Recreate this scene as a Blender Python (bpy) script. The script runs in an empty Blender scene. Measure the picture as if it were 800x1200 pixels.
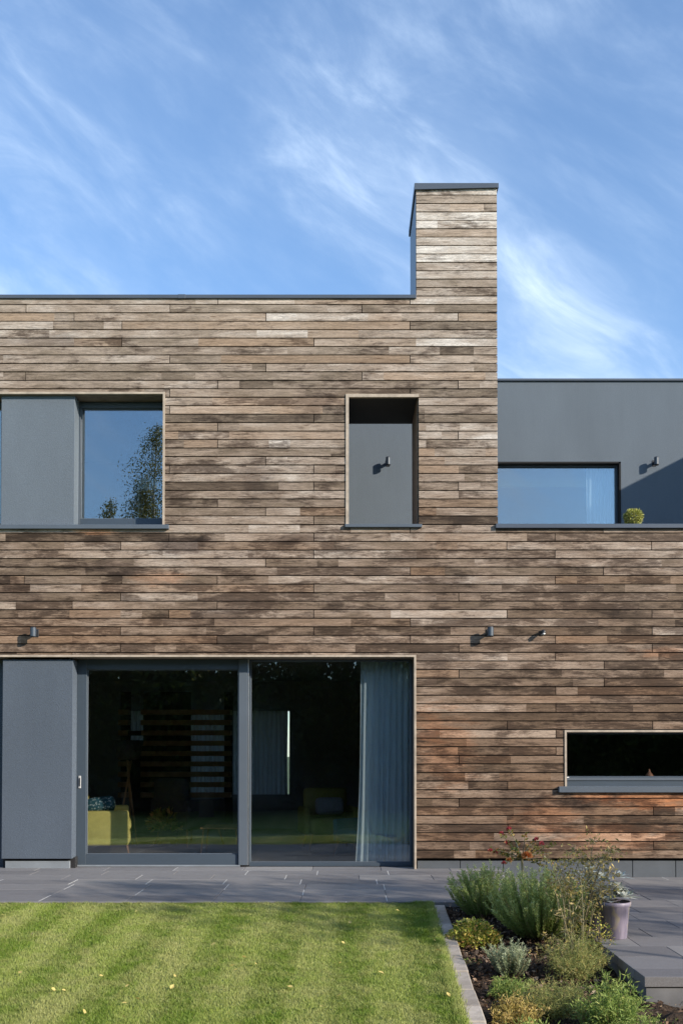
import bpy, math, random
import numpy as np
from mathutils import Vector
random.seed(7)
rng = np.random.default_rng(11)
C = bpy.context.scene.collection
PI = math.pi

# ------------------------------------------------------------------ surveying
CAM_Z, CAM_D, TILT, PX, PY, F = 1.38, 12.0, math.radians(1.3), 405.0, 852.8, 1200.0
def S(px, py, Y=0.0):
    """size taken from the photograph: X, Z of a photo pixel on the upright plane y = Y"""
    u = (px - PX) / F; v = -(py - PY) / F
    t = (Y + CAM_D) / (math.cos(TILT) - v * math.sin(TILT))
    return u * t, CAM_Z + t * (math.sin(TILT) + v * math.cos(TILT))
def SX(px, Y=0.0, py=880): return S(px, py, Y)[0]
def SZ(py, Y=0.0): return S(400, py, Y)[1]

# ------------------------------------------------------------------ object helpers
def tag(o, label=None, cat=None, group=None, kind=None):
    if label: o['label'] = label
    if cat: o['category'] = cat
    if group: o['group'] = group
    if kind: o['kind'] = kind
    return o
def empty(name, loc=(0, 0, 0), rz=0.0):
    o = bpy.data.objects.new(name, None); C.objects.link(o)
    o.location = loc; o.rotation_euler = (0, 0, rz); o.empty_display_size = .1
    return o
def copy_tree(o, parent=None):
    c = o.copy(); C.objects.link(c); c.parent = parent
    for ch in list(o.children): copy_tree(ch, c)
    return c
class MB:
    def __init__(s): s.v = []; s.f = []; s.t = []; s.smooth = []
    def add(s, vs, fs, tint=(.5, .5, .5), smooth=False):
        n = len(s.v); s.v += [tuple(p) for p in vs]; s.t += [tint] * len(vs)
        s.f += [tuple(i + n for i in f) for f in fs]; s.smooth += [smooth] * len(fs)
        return s
    def box(s, x0, x1, y0, y1, z0, z1, tint=(.5, .5, .5)):
        if x0 > x1: x0, x1 = x1, x0
        if y0 > y1: y0, y1 = y1, y0
        if z0 > z1: z0, z1 = z1, z0
        vs = [(x0,y0,z0),(x1,y0,z0),(x1,y1,z0),(x0,y1,z0),(x0,y0,z1),(x1,y0,z1),(x1,y1,z1),(x0,y1,z1)]
        fs = [(0,3,2,1),(4,5,6,7),(0,1,5,4),(1,2,6,5),(2,3,7,6),(3,0,4,7)]
        return s.add(vs, fs, tint)
    def bbox(s, x0, x1, y0, y1, z0, z1, b=.006, tint=(.5, .5, .5)):
        """box with chamfered vertical and top edges"""
        import bmesh
        bm = bmesh.new(); bmesh.ops.create_cube(bm, size=1)
        for v in bm.verts:
            v.co = Vector(((x0+x1)/2 + v.co.x*(x1-x0), (y0+y1)/2 + v.co.y*(y1-y0), (z0+z1)/2 + v.co.z*(z1-z0)))
        bmesh.ops.bevel(bm, geom=list(bm.edges), offset=b, segments=2 if b > .015 else 1, affect='EDGES', profile=.5)
        bm.verts.index_update()
        s.add([v.co[:] for v in bm.verts], [[v.index for v in f.verts] for f in bm.faces], tint, b > .015)
        bm.free(); return s
    def tube(s, pts, rad, n=6, tint=(.5, .5, .5), cap=True):
        pts = [Vector(p) for p in pts]
        if not hasattr(rad, '__len__'): rad = [rad] * len(pts)
        vs = []; fs = []
        for i, p in enumerate(pts):
            d = (pts[min(i+1, len(pts)-1)] - pts[max(i-1, 0)])
            d = d.normalized() if d.length > 1e-9 else Vector((0, 0, 1))
            a = d.cross(Vector((0, 0, 1)) if abs(d.z) < .9 else Vector((1, 0, 0))).normalized(); b = d.cross(a)
            for k in range(n):
                th = 2*PI*k/n
                vs.append(p + (a*math.cos(th) + b*math.sin(th)) * rad[i])
        for i in range(len(pts)-1):
            for k in range(n):
                fs.append((i*n+k, i*n+(k+1) % n, (i+1)*n+(k+1) % n, (i+1)*n+k))
        if cap:
            fs.append(tuple(range(n-1, -1, -1))); fs.append(tuple((len(pts)-1)*n+k for k in range(n)))
        return s.add(vs, fs, tint, True)
    def lathe(s, prof, c=(0, 0, 0), n=28, tint=(.5, .5, .5), smooth=True):
        vs = []; fs = []
        for r, z in prof:
            for k in range(n): vs.append((c[0]+r*math.cos(2*PI*k/n), c[1]+r*math.sin(2*PI*k/n), c[2]+z))
        for i in range(len(prof)-1):
            for k in range(n): fs.append((i*n+k, i*n+(k+1) % n, (i+1)*n+(k+1) % n, (i+1)*n+k))
        return s.add(vs, fs, tint, smooth)
    def build(s, name, mat, parent=None):
        me = bpy.data.meshes.new(name); me.from_pydata(s.v, [], s.f)
        at = me.attributes.new('tint', 'FLOAT_COLOR', 'POINT')
        a = np.ones((len(s.v), 4), dtype=np.float32); a[:, :3] = np.array(s.t, dtype=np.float32).reshape(-1, 3)
        at.data.foreach_set('color', a.ravel())
        me.polygons.foreach_set('use_smooth', s.smooth)
        me.materials.append(mat); me.update()
        o = bpy.data.objects.new(name, me); C.objects.link(o)
        if parent is not None: o.parent = parent
        return o
def np_mesh(name, V, Q, T, mat, parent=None):
    """V (n,3) verts, Q (m,4) quads, T (n,3) tints"""
    me = bpy.data.meshes.new(name)
    me.vertices.add(len(V)); me.vertices.foreach_set('co', np.ascontiguousarray(V, dtype=np.float32).ravel())
    m, k = Q.shape
    me.loops.add(m*k); me.loops.foreach_set('vertex_index', np.ascontiguousarray(Q, dtype=np.int32).ravel())
    me.polygons.add(m); me.polygons.foreach_set('loop_start', np.arange(0, m*k, k, dtype=np.int32))
    me.update(calc_edges=True)
    at = me.attributes.new('tint', 'FLOAT_COLOR', 'POINT')
    a = np.ones((len(V), 4), dtype=np.float32); a[:, :3] = T; at.data.foreach_set('color', a.ravel())
    me.materials.append(mat)
    o = bpy.data.objects.new(name, me); C.objects.link(o)
    if parent is not None: o.parent = parent
    return o
def norm(a): return a / np.maximum(np.linalg.norm(a, axis=1, keepdims=True), 1e-9)
def leaves(name, B, D, L, W, mat, parent=None, tint=None, Sd=None, mid=.5, droop=0.0):
    """diamond shaped leaves: base points B, directions D, lengths L, widths W"""
    n = len(B); D = norm(D)
    if Sd is None: Sd = rng.normal(size=(n, 3))
    Sd = norm(Sd - D * np.sum(Sd*D, axis=1, keepdims=True))
    L = np.broadcast_to(np.asarray(L, float), (n,)).reshape(-1, 1); W = np.broadcast_to(np.asarray(W, float), (n,)).reshape(-1, 1)
    M = B + D*L*mid
    tip = B + D*L + np.array([0, 0, -1.0])*L*droop
    V = np.stack([B, M + Sd*W/2, tip, M - Sd*W/2], axis=1).reshape(-1, 3)
    Q = np.arange(4*n).reshape(n, 4)
    if tint is None: tint = rng.random((n, 3))
    T = np.repeat(tint, 4, axis=0)
    return np_mesh(name, V, Q, T, mat, parent)

# ------------------------------------------------------------------ materials
class NT:
    def __init__(s, name):
        s.m = bpy.data.materials.new(name); s.m.use_nodes = True
        s.t = s.m.node_tree; s.t.nodes.clear()
        s.out = s.t.nodes.new('ShaderNodeOutputMaterial')
        s._tc = None
    def n(s, typ, **kw):
        nd = s.t.nodes.new(typ)
        for k, v in kw.items():
            if k.startswith('i_'):
                key = k[2:]; key = int(key) if key.isdigit() else key.replace('_', ' ')
                s.set(nd.inputs[key], v)
            else: setattr(nd, k, v)
        return nd
    def set(s, sock, v):
        if isinstance(v, bpy.types.NodeSocket): s.t.links.new(v, sock)
        elif isinstance(v, bpy.types.Node): s.t.links.new(v.outputs[0], sock)
        else:
            if sock.type == 'RGBA' and len(v) == 3: v = (*v, 1)
            sock.default_value = v
    def co(s):
        if s._tc is None: s._tc = s.n('ShaderNodeTexCoord')
        return s._tc.outputs['Object']
    def map(s, vec, scale=(1, 1, 1), loc=(0, 0, 0)):
        nd = s.n('ShaderNodeMapping'); s.set(nd.inputs[0], vec); nd.inputs['Scale'].default_value = scale; nd.inputs['Location'].default_value = loc
        return nd.outputs[0]
    def noise(s, vec, scale=5, detail=4, rough=.5, dist=0):
        nd = s.n('ShaderNodeTexNoise'); s.set(nd.inputs['Vector'], vec)
        nd.inputs['Scale'].default_value = scale; nd.inputs['Detail'].default_value = detail
        nd.inputs['Roughness'].default_value = rough; nd.inputs['Distortion'].default_value = dist
        return nd.outputs['Fac']
    def ramp(s, f, stops):
        nd = s.n('ShaderNodeValToRGB'); s.set(nd.inputs[0], f)
        e = nd.color_ramp.elements
        while len(e) < len(stops): e.new(.5)
        for k, (p, c) in enumerate(stops):
            e[k].position = p; c = c if hasattr(c, '__len__') else (c, c, c); e[k].color = (*c, 1)
        return nd.outputs[0]
    def math(s, op, a, b=0.0, clamp=False):
        nd = s.n('ShaderNodeMath', operation=op); nd.use_clamp = clamp
        s.set(nd.inputs[0], a); s.set(nd.inputs[1], b); return nd.outputs[0]
    def maprange(s, v, a, b, c=0.0, d=1.0, smooth=False):
        nd = s.n('ShaderNodeMapRange'); s.set(nd.inputs[0], v)
        if smooth: nd.interpolation_type = 'SMOOTHSTEP'
        for k, x in zip((1, 2, 3, 4), (a, b, c, d)): nd.inputs[k].default_value = x
        return nd.outputs[0]
    def mix(s, f, a, b, mode='MIX'):
        nd = s.n('ShaderNodeMix', data_type='RGBA', blend_type=mode)
        s.set(nd.inputs[0], f); s.set(nd.inputs[6], a); s.set(nd.inputs[7], b); return nd.outputs[2]
    def attr(s, name='tint'):
        nd = s.n('ShaderNodeAttribute', attribute_name=name)
        sp = s.n('ShaderNodeSeparateColor'); s.set(sp.inputs[0], nd.outputs['Color'])
        return sp.outputs[0], sp.outputs[1], sp.outputs[2]
    def xyz(s, v):
        sp = s.n('ShaderNodeSeparateXYZ'); s.set(sp.inputs[0], v); return sp.outputs
    def bump(s, h, strength=.3, dist=.01):
        nd = s.n('ShaderNodeBump'); s.set(nd.inputs['Height'], h); nd.inputs['Strength'].default_value = strength
        nd.inputs['Distance'].default_value = dist; return nd.outputs[0]
    def bsdf(s, color, rough=.6, normal=None, metallic=0.0, spec=.5, **kw):
        nd = s.n('ShaderNodeBsdfPrincipled'); s.set(nd.inputs['Base Color'], color); s.set(nd.inputs['Roughness'], rough)
        nd.inputs['Metallic'].default_value = metallic; nd.inputs['Specular IOR Level'].default_value = spec
        if normal is not None: s.set(nd.inputs['Normal'], normal)
        for k, v in kw.items(): s.set(nd.inputs[k.replace('_', ' ')], v)
        s.t.links.new(nd.outputs[0], s.out.inputs[0]); s.b = nd
        return s.m
def scl(c, k): return tuple(min(1, x*k) for x in c)
def plain(name, col, rough=.6, var=.15, scale=6, bump=.15, bdist=.003, bscale=60, metallic=0.0, spec=.5):
    n = NT(name); co = n.co()
    f = n.noise(co, scale, 5, .6)
    c = n.mix(n.maprange(f, .3, .7), scl(col, 1-var), scl(col, 1+var))
    h = n.noise(co, bscale, 3, .6)
    return n.bsdf(c, rough, n.bump(h, bump, bdist), metallic, spec)
def leafmat(name, stops, rough=.55, trans=.25, patch=None, spec=.3):
    n = NT(name); r, g, b = n.attr()
    c = n.ramp(r, stops)
    if patch:
        f = n.noise(n.co(), patch[1], 4, .6)
        c = n.mix(n.maprange(f, .45, .62), c, patch[0])
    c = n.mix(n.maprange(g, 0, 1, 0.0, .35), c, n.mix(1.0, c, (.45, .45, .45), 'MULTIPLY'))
    bs = n.n('ShaderNodeBsdfPrincipled'); n.set(bs.inputs['Base Color'], c); bs.inputs['Roughness'].default_value = rough
    bs.inputs['Specular IOR Level'].default_value = spec
    tr = n.n('ShaderNodeBsdfTranslucent'); n.set(tr.inputs[0], c)
    mx = n.n('ShaderNodeMixShader'); mx.inputs[0].default_value = trans
    n.t.links.new(bs.outputs[0], mx.inputs[1]); n.t.links.new(tr.outputs[0], mx.inputs[2]); n.t.links.new(mx.outputs[0], n.out.inputs[0])
    return n.m

# -- weathered boards
def board_material():
    n = NT('weathered_timber'); r, g, b = n.attr(); co = n.co(); X, Y, Z = n.xyz(co)
    cmb = n.n('ShaderNodeCombineXYZ')
    n.set(cmb.inputs[0], n.math('ADD', X, n.math('MULTIPLY', b, 37.0))); n.set(cmb.inputs[1], n.math('MULTIPLY', g, 11.0)); n.set(cmb.inputs[2], n.math('ADD', Z, n.math('MULTIPLY', b, 3.0)))
    gv = cmb.outputs[0]
    grain = n.noise(n.map(gv, (2.2, 1, 55)), 2.0, 7, .65, .9)
    fine = n.noise(n.map(gv, (14, 1, 150)), 1.6, 5, .7)
    fig = n.noise(n.map(gv, (1.6, 1, 14)), 1.7, 3, .5, 2.2)
    rings = n.math('ABSOLUTE', n.math('SINE', n.math('MULTIPLY', fig, 46.0)))
    blot = n.noise(n.map(gv, (1.5, 1, 7)), 1.3, 4, .6, .4)
    tone = n.math('ADD', r, n.maprange(blot, .3, .7, -.24, .24))
    base = n.ramp(tone, [(0, (.110, .084, .062)), (.3, (.205, .165, .125)), (.58, (.335, .276, .224)), (.82, (.455, .400, .345)), (1, (.59, .55, .50))])
    warm = n.mix(n.maprange(g, .74, .95, 0, .65), base, (.35, .25, .17))
    c = n.mix(1.0, warm, n.ramp(grain, [(.30, .36), (.43, .80), (.56, 1.05), (.75, 1.35)]), 'MULTIPLY')
    c = n.mix(n.maprange(g, 0, 1, .9, .35), c, n.mix(1.0, c, n.ramp(rings, [(.0, .45), (.35, .92), (1, 1.12)]), 'MULTIPLY'))
    c = n.mix(.85, c, n.mix(1.0, c, n.ramp(fine, [(.32, .50), (.5, 1.0), (.68, 1.28)]), 'MULTIPLY'))
    kv = n.n('ShaderNodeTexVoronoi'); n.set(kv.inputs['Vector'], n.map(gv, (1.5, 1, 11))); kv.inputs['Scale'].default_value = 1.6
    kn = n.maprange(n.math('ADD', kv.outputs['Distance'], n.maprange(fine, .3, .7, -.03, .03)), .05, .13, .85, 0)
    c = n.mix(kn, c, n.mix(1.0, c, (.36, .27, .21), 'MULTIPLY'))
    # long term weathering: lower storey browner, silver towards the top
    wob = n.noise(n.map(co, (.5, 1, .8)), 1.4, 3, .5)
    zz = n.math('ADD', Z, n.maprange(wob, .3, .7, -.9, .9))
    low = n.maprange(zz, 1.8, 7.2, 1.0, 0.0)
    c = n.mix(low, c, n.mix(1.0, c, (.62, .505, .42), 'MULTIPLY'))
    # black mould stains, denser between the storeys
    st = n.noise(n.map(co, (1.3, 1, 4.0), (3.1, 0, 1.7)), 1.5, 8, .74, .3)
    dens = n.maprange(zz, 2.6, 6.6, .115, 0.012)
    stf = n.maprange(n.math('ADD', n.math('ADD', st, dens), n.math('ADD', n.maprange(b, 0, 1, -.09, .09), n.maprange(grain, .3, .7, .06, -.06))), .57, .68, 0, .84)
    c = n.mix(stf, c, n.mix(1.0, c, (.26, .225, .205), 'MULTIPLY'))
    # fresh orange wood and dark marks where water has run (marks with their own places)
    def spot(cx, cz, rx, rz, seed):
        vv = n.n('ShaderNodeCombineXYZ')
        n.set(vv.inputs[0], n.math('DIVIDE', n.math('SUBTRACT', X, cx), rx)); n.set(vv.inputs[2], n.math('DIVIDE', n.math('SUBTRACT', Z, cz), rz))
        ln = n.n('ShaderNodeVectorMath', operation='LENGTH'); n.set(ln.inputs[0], vv.outputs[0])
        ns = n.noise(n.map(co, (1.3, 1, 5), (seed, 0, seed)), 2.2, 5, .65)
        return n.maprange(n.math('ADD', ln.outputs['Value'], n.maprange(ns, .25, .75, -.75, .75)), .45, 1.05, 1, 0)
    for (px, py, rx, rz, k, sd) in [(765, 938, .55, .14, .95, 1), (700, 934, .35, .08, .8, 2), (525, 880, .35, .5, .35, 3), (640, 958, .5, .22, .35, 4), (110, 623, .3, .05, .8, 5), (185, 676, .4, .10, .35, 6), (500, 850, .2, .3, .3, 7), (720, 980, .8, .2, .45, 8), (775, 765, .4, .08, .4, 9)]:
        cx, cz = S(px, py)
        c = n.mix(n.math('MULTIPLY', spot(cx, cz, rx, rz, sd), k), c, n.mix(1.0, c, (1.75, 1.16, .80), 'MULTIPLY'))
    for (px, py, rx, rz, k, sd) in [(675, 942, .3, .12, .85, 11), (215, 637, .5, .14, .9, 12), (260, 720, .5, .2, .6, 13), (370, 470, .35, .18, .6, 14), (20, 690, .4, .2, .7, 15), (610, 940, .4, .3, .5, 16), (130, 665, .4, .14, .7, 17), (300, 560, .3, .25, .5, 18), (520, 690, .6, .2, .5, 19), (60, 400, .5, .1, .5, 20), (740, 720, .4, .12, .5, 21), (580, 985, 1.1, .12, .6, 22), (350, 632, .3, .08, .7, 23)]:
        cx, cz = S(px, py)
        c = n.mix(n.math('MULTIPLY', spot(cx, cz, rx, rz, sd), k), c, n.mix(1.0, c, (.32, .29, .29), 'MULTIPLY'))
    h = n.math('ADD', n.math('MULTIPLY', grain, .7), n.math('MULTIPLY', fine, .5))
    return n.bsdf(c, .78, n.bump(h, .45, .004), 0, .25)
M = {}
M['board'] = board_material()
def render_material(name, col):
    n = NT(name); co = n.co()
    big = n.noise(n.map(co, (1, 1, .35)), 1.3, 5, .6)
    sp = n.noise(co, 55, 4, .7)
    c = n.mix(n.maprange(big, .3, .7), scl(col, .90), scl(col, 1.08))
    c = n.mix(n.maprange(sp, .35, .65, 0, .35), c, scl(col, .72))
    run = n.noise(n.map(co, (7, 7, .5)), 2.0, 5, .6)
    c = n.mix(n.maprange(run, .52, .72, 0, .10), c, scl(col, .70))
    return n.bsdf(c, .92, n.bump(n.noise(co, 110, 3, .7), .7, .006), 0, .2)
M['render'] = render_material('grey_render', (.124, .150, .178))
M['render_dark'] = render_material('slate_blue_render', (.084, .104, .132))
M['metal'] = plain('anthracite_metal', (.046, .063, .083), .42, .07, 2, .03, .001, 30)
M['metal_light'] = plain('grey_blue_metal', (.080, .098, .120), .45, .06, 2, .03, .001, 30)
M['metal_cap'] = plain('roof_edge_metal', (.060, .075, .100), .4, .08, 1.5, .03, .001, 30)
M['trim'] = plain('pale_timber_trim', (.36, .30, .235), .7, .25, 9, .3, .002, 40)
M['trimdark'] = plain('reveal_timber', (.16, .12, .09), .8, .25, 9, .3, .002, 40)
M['black'] = plain('black_membrane', (.012, .012, .013), .9, .1)
M['plinth'] = plain('pale_plinth', (.17, .19, .21), .85, .12, 5, .3, .003, 80)
M['plinth_pale'] = plain('handle_grey', (.38, .38, .38), .5, .04)
M['plinthdark'] = plain('dark_plinth', (.07, .080, .092), .75, .12, 5, .3, .003, 80)
M['white'] = plain('white_plastic', (.75, .75, .73), .5, .04)
M['chrome'] = plain('brushed_steel', (.45, .46, .48), .35, .05, 5, .05, .001, 50, 1.0)
M['fitting'] = plain('dark_fitting', (.016, .018, .022), .5, .1)
M['indoor'] = plain('indoor_wall', (.20, .20, .20), .9, .05)
M['indoor_floor'] = plain('indoor_floor', (.10, .085, .07), .5, .2, 3)
M['yellow'] = plain('mustard_fabric', (.70, .61, .20), .95, .12, 9, .5, .003, 260, spec=.15)
M['olive'] = plain('olive_fabric', (.19, .175, .05), .95, .12, 9, .5, .003, 200, spec=.15)
M['darkfab'] = plain('charcoal_fabric', (.03, .03, .035), .95, .12)
M['greyfab'] = plain('grey_fabric', (.20, .21, .22), .95, .12)
M['tealfab'] = plain('teal_fabric', (.03, .12, .20), .8, .12)
M['wood'] = plain('warm_wood', (.30, .16, .07), .5, .2, 12)
M['tan_piece'] = plain('tan_surface', (.35, .17, .11), .6, .2, 12)
def pattern_mat():
    n = NT('patterned_teal_fabric'); v = n.n('ShaderNodeTexVoronoi'); n.set(v.inputs['Vector'], n.co()); v.inputs['Scale'].default_value = 34
    c = n.ramp(v.outputs['Distance'], [(.2, (.55, .65, .66)), (.45, (.03, .12, .16))])
    return n.bsdf(c, .9)
M['pattern'] = pattern_mat()
def curtain_mat(name, col, tr):
    n = NT(name); w = n.noise(n.map(n.co(), (60, 60, 2)), 2, 3, .5)
    c = n.mix(w, scl(col, .85), scl(col, 1.1))
    d = n.n('ShaderNodeBsdfDiffuse'); n.set(d.inputs[0], c)
    t = n.n('ShaderNodeBsdfTranslucent'); n.set(t.inputs[0], c)
    p = n.n('ShaderNodeBsdfTransparent')
    m1 = n.n('ShaderNodeMixShader'); m1.inputs[0].default_value = .5; n.t.links.new(d.outputs[0], m1.inputs[1]); n.t.links.new(t.outputs[0], m1.inputs[2])
    m2 = n.n('ShaderNodeMixShader'); m2.inputs[0].default_value = tr; n.t.links.new(m1.outputs[0], m2.inputs[1]); n.t.links.new(p.outputs[0], m2.inputs[2])
    n.t.links.new(m2.outputs[0], n.out.inputs[0]); return n.m
M['curtain'] = curtain_mat('sheer_blue_curtain', (.76, .86, .92), .04)
M['curtain_white'] = curtain_mat('sheer_white_curtain', (.55, .58, .60), .02)
M['curtain_bright'] = curtain_mat('upper_curtain', (.88, .93, .96), .02)
def glass_mat(name, refl, tint):
    n = NT(name)
    lw = n.n('ShaderNodeLayerWeight'); lw.inputs[0].default_value = .35
    f = n.maprange(lw.outputs['Facing'], 0, 1, refl, 1.0)
    t = n.n('ShaderNodeBsdfTransparent'); t.inputs[0].default_value = (*tint, 1)
    g = n.n('ShaderNodeBsdfGlossy'); g.inputs['Roughness'].default_value = .004; g.inputs[0].default_value = (.90, .96, 1, 1)
    wav = n.noise(n.co(), .9, 1, .5); n.set(g.inputs['Normal'], n.bump(wav, .12, .02))
    m = n.n('ShaderNodeMixShader'); n.set(m.inputs[0], f)
    n.t.links.new(t.outputs[0], m.inputs[1]); n.t.links.new(g.outputs[0], m.inputs[2]); n.t.links.new(m.outputs[0], n.out.inputs[0])
    return n.m
M['glass'] = glass_mat('coated_glass', .105, (.94, .955, .95))
M['glass_up'] = glass_mat('coated_glass_upper', .17, (.84, .90, .92))
def paving_mat():
    n = NT('slate_paving'); r, g, b = n.attr(); co = n.co()
    f = n.noise(co, 3.5, 6, .65); sp = n.noise(co, 90, 3, .7)
    base = n.ramp(r, [(0, (.130, .124, .126)), (.5, (.180, .172, .172)), (1, (.235, .225, .218))])
    c = n.mix(n.maprange(f, .3, .7, 0, .5), base, n.mix(1.0, base, (.68, .68, .70), 'MULTIPLY'))
    c = n.mix(n.maprange(sp, .4, .7, 0, .3), c, (.28, .28, .29))
    return n.bsdf(c, n.maprange(f, .3, .7, .5, .75), n.bump(n.math('ADD', f, n.math('MULTIPLY', sp, .4)), .35, .004), 0, .4)
M['paving'] = paving_mat()
M['joint'] = plain('mortar_joint', (.13, .13, .135), .9, .4, 2)
M['mortar_light'] = plain('pale_mortar', (.50, .50, .48), .9, .2, 5)
def stone_mat():
    n = NT('edging_stone'); r, g, b = n.attr(); co = n.co()
    f = n.noise(co, 9, 6, .7); big = n.noise(co, 2.5, 3)
    base = n.ramp(r, [(0, (.30, .265, .23)), (1, (.52, .46, .395))])
    c = n.mix(n.maprange(f, .35, .65, 0, .6), base, n.mix(1.0, base, (.5, .48, .45), 'MULTIPLY'))
    c = n.mix(n.maprange(big, .55, .7, 0, .6), c, (.085, .075, .05))
    return n.bsdf(c, .88, n.bump(f, .6, .008), 0, .2)
M['edging'] = stone_mat()
M['block'] = plain('concrete_block', (.085, .09, .10), .9, .4, 6, 1.0, .02, 25)
def soil_mat():
    n = NT('dark_soil'); co = n.co(); f = n.noise(co, 28, 6, .7); v = n.noise(co, 7, 3)
    c = n.ramp(f, [(.3, (.018, .012, .009)), (.55, (.055, .038, .027)), (.72, (.13, .09, .06))])
    c = n.mix(n.maprange(v, .4, .6, 0, .4), c, (.03, .022, .016))
    return n.bsdf(c, .95, n.bump(f, 1.0, .03), 0, .2)
M['soil'] = soil_mat()
def lawn_colour(n, co):
    big = n.noise(n.map(co, (1.6, .9, 1)), 1.1, 5, .65, .4)
    med = n.noise(n.map(co, (1, .8, 1)), 6, 5, .65)
    X, Y, Z = n.xyz(co)
    # mowing stripes, a little skewed: light and dark of leaning blades put into the colour
    sx = n.math('ADD', n.math('ADD', X, n.math('MULTIPLY', Y, -.02)), n.maprange(med, 0, 1, -.16, .16))
    stripe = n.maprange(n.math('SINE', n.math('MULTIPLY', sx, 2*PI/.52)), -.6, .8, 0, 1, True)
    green = n.mix(stripe, (.330, .395, .092), (.225, .325, .050))
    straw = (.52, .49, .22)
    c = n.mix(n.maprange(n.math('ADD', big, n.math('MULTIPLY', n.math('SUBTRACT', med, .5), .9)), .40, .66, 0, .55), green, straw)
    return c
def grass_mat():
    n = NT('grass_blades'); r, g, b = n.attr()
    c = lawn_colour(n, n.co())
    c = n.mix(n.maprange(r, .72, 1.0, 0, .8), c, (.42, .40, .16))
    c = n.mix(n.maprange(g, 0, 1, 0, .45), c, n.mix(1.0, c, (.5, .6, .4), 'MULTIPLY'))
    bs = n.n('ShaderNodeBsdfPrincipled'); n.set(bs.inputs['Base Color'], c); bs.inputs['Roughness'].default_value = .5; bs.inputs['Specular IOR Level'].default_value = .3
    tr = n.n('ShaderNodeBsdfTranslucent'); n.set(tr.inputs[0], c)
    mx = n.n('ShaderNodeMixShader'); mx.inputs[0].default_value = .3
    n.t.links.new(bs.outputs[0], mx.inputs[1]); n.t.links.new(tr.outputs[0], mx.inputs[2]); n.t.links.new(mx.outputs[0], n.out.inputs[0])
    return n.m
M['grass'] = grass_mat()
def lawn_mat():
    n = NT('lawn_turf'); c = lawn_colour(n, n.co())
    f = n.noise(n.co(), 60, 4, .7)
    c = n.mix(1.0, c, n.ramp(f, [(.3, .45), (.7, 1.0)]), 'MULTIPLY')
    return n.bsdf(c, .9, n.bump(f, .8, .02), 0, .2)
M['lawn'] = lawn_mat()
M['ground'] = plain('far_ground', (.07, .10, .03), .95, .3, .3)
M['bark'] = plain('bark', (.10, .075, .055), .9, .4, 5, 1, .02, 12)
M['birchbark'] = plain('birch_bark', (.42, .40, .37), .8, .5, 4, .5, .01, 12)
M['leaf_dark'] = leafmat('dark_tree_leaves', [(0, (.035, .055, .014)), (.6, (.075, .10, .022)), (1, (.15, .14, .03))], trans=.5)
M['leaf_birch'] = leafmat('birch_leaves', [(0, (.09, .11, .03)), (.6, (.20, .19, .05)), (1, (.38, .30, .08))], trans=.5)
M['rosemary'] = leafmat('rosemary_needles', [(0, (.13, .16, .05)), (.4, (.34, .43, .12)), (.8, (.56, .62, .24)), (1, (.66, .68, .34))], trans=.35)
M['rosemary_pale'] = leafmat('lavender_needles', [(0, (.14, .18, .10)), (.6, (.34, .40, .24)), (1, (.55, .58, .40))], trans=.2)
M['fennel'] = leafmat('fennel_fronds', [(0, (.13, .17, .05)), (.45, (.29, .33, .10)), (.8, (.54, .50, .18)), (1, (.68, .42, .14))], trans=.35)
M['feather'] = leafmat('feathery_green', [(0, (.11, .18, .04)), (.5, (.27, .38, .09)), (1, (.52, .54, .17))], trans=.35)
M['rust'] = leafmat('autumn_fronds', [(0, (.24, .24, .06)), (.5, (.52, .40, .12)), (1, (.72, .54, .24))], trans=.35)
M['variegated'] = leafmat('variegated_leaves', [(0, (.14, .22, .03)), (.4, (.30, .36, .06)), (.55, (.66, .60, .12)), (.85, (.82, .70, .22)), (1, (.75, .40, .14))], trans=.3)
M['dry'] = leafmat('dry_stems', [(0, (.17, .13, .07)), (.6, (.34, .28, .16)), (1, (.52, .46, .28))], trans=.1)
M['roseleaf'] = leafmat('rose_leaves', [(0, (.12, .15, .03)), (.45, (.30, .30, .07)), (.8, (.55, .38, .12)), (1, (.65, .30, .12))], trans=.3)
M['red'] = leafmat('red_petals', [(0, (.45, .04, .05)), (.6, (.65, .10, .12)), (1, (.78, .25, .22))], trans=.3)
M['orange'] = leafmat('orange_petals', [(0, (.75, .22, .05)), (1, (.90, .48, .20))], trans=.3)
M['silverleaf'] = leafmat('silver_leaves', [(0, (.12, .16, .11)), (.3, (.38, .42, .35)), (.85, (.66, .68, .62)), (1, (.50, .24, .26))], trans=.15)
M['mossy'] = leafmat('yellow_rosettes', [(0, (.16, .20, .03)), (.5, (.36, .38, .08)), (1, (.56, .54, .20))], trans=.2)
M['fallen'] = leafmat('fallen_leaves', [(0, (.50, .36, .08)), (.6, (.68, .55, .20)), (1, (.70, .60, .35))], trans=.2)
M['mulch'] = leafmat('bark_mulch', [(0, (.035, .022, .015)), (.6, (.11, .065, .04)), (.9, (.24, .15, .09)), (1, (.42, .32, .22))], trans=0)
def pot_mat():
    n = NT('lilac_pot_glaze'); co = n.co(); X, Y, Z = n.xyz(co)
    st = n.noise(n.map(co, (14, 14, 1.2)), 2, 5, .6)
    c = n.mix(n.maprange(st, .35, .65), (.15, .130, .180), (.26, .228, .290))
    rust = n.noise(n.map(co, (5, 5, 2.5), (2.3, 0, 0)), 3, 3, .5)
    c = n.mix(n.maprange(rust, .56, .66, 0, .7), c, (.34, .29, .18))
    return n.bsdf(c, .5, n.bump(st, .2, .004))
M['pot'] = pot_mat()
M['pot_dark'] = plain('dark_pot', (.025, .022, .028), .6, .2)

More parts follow.
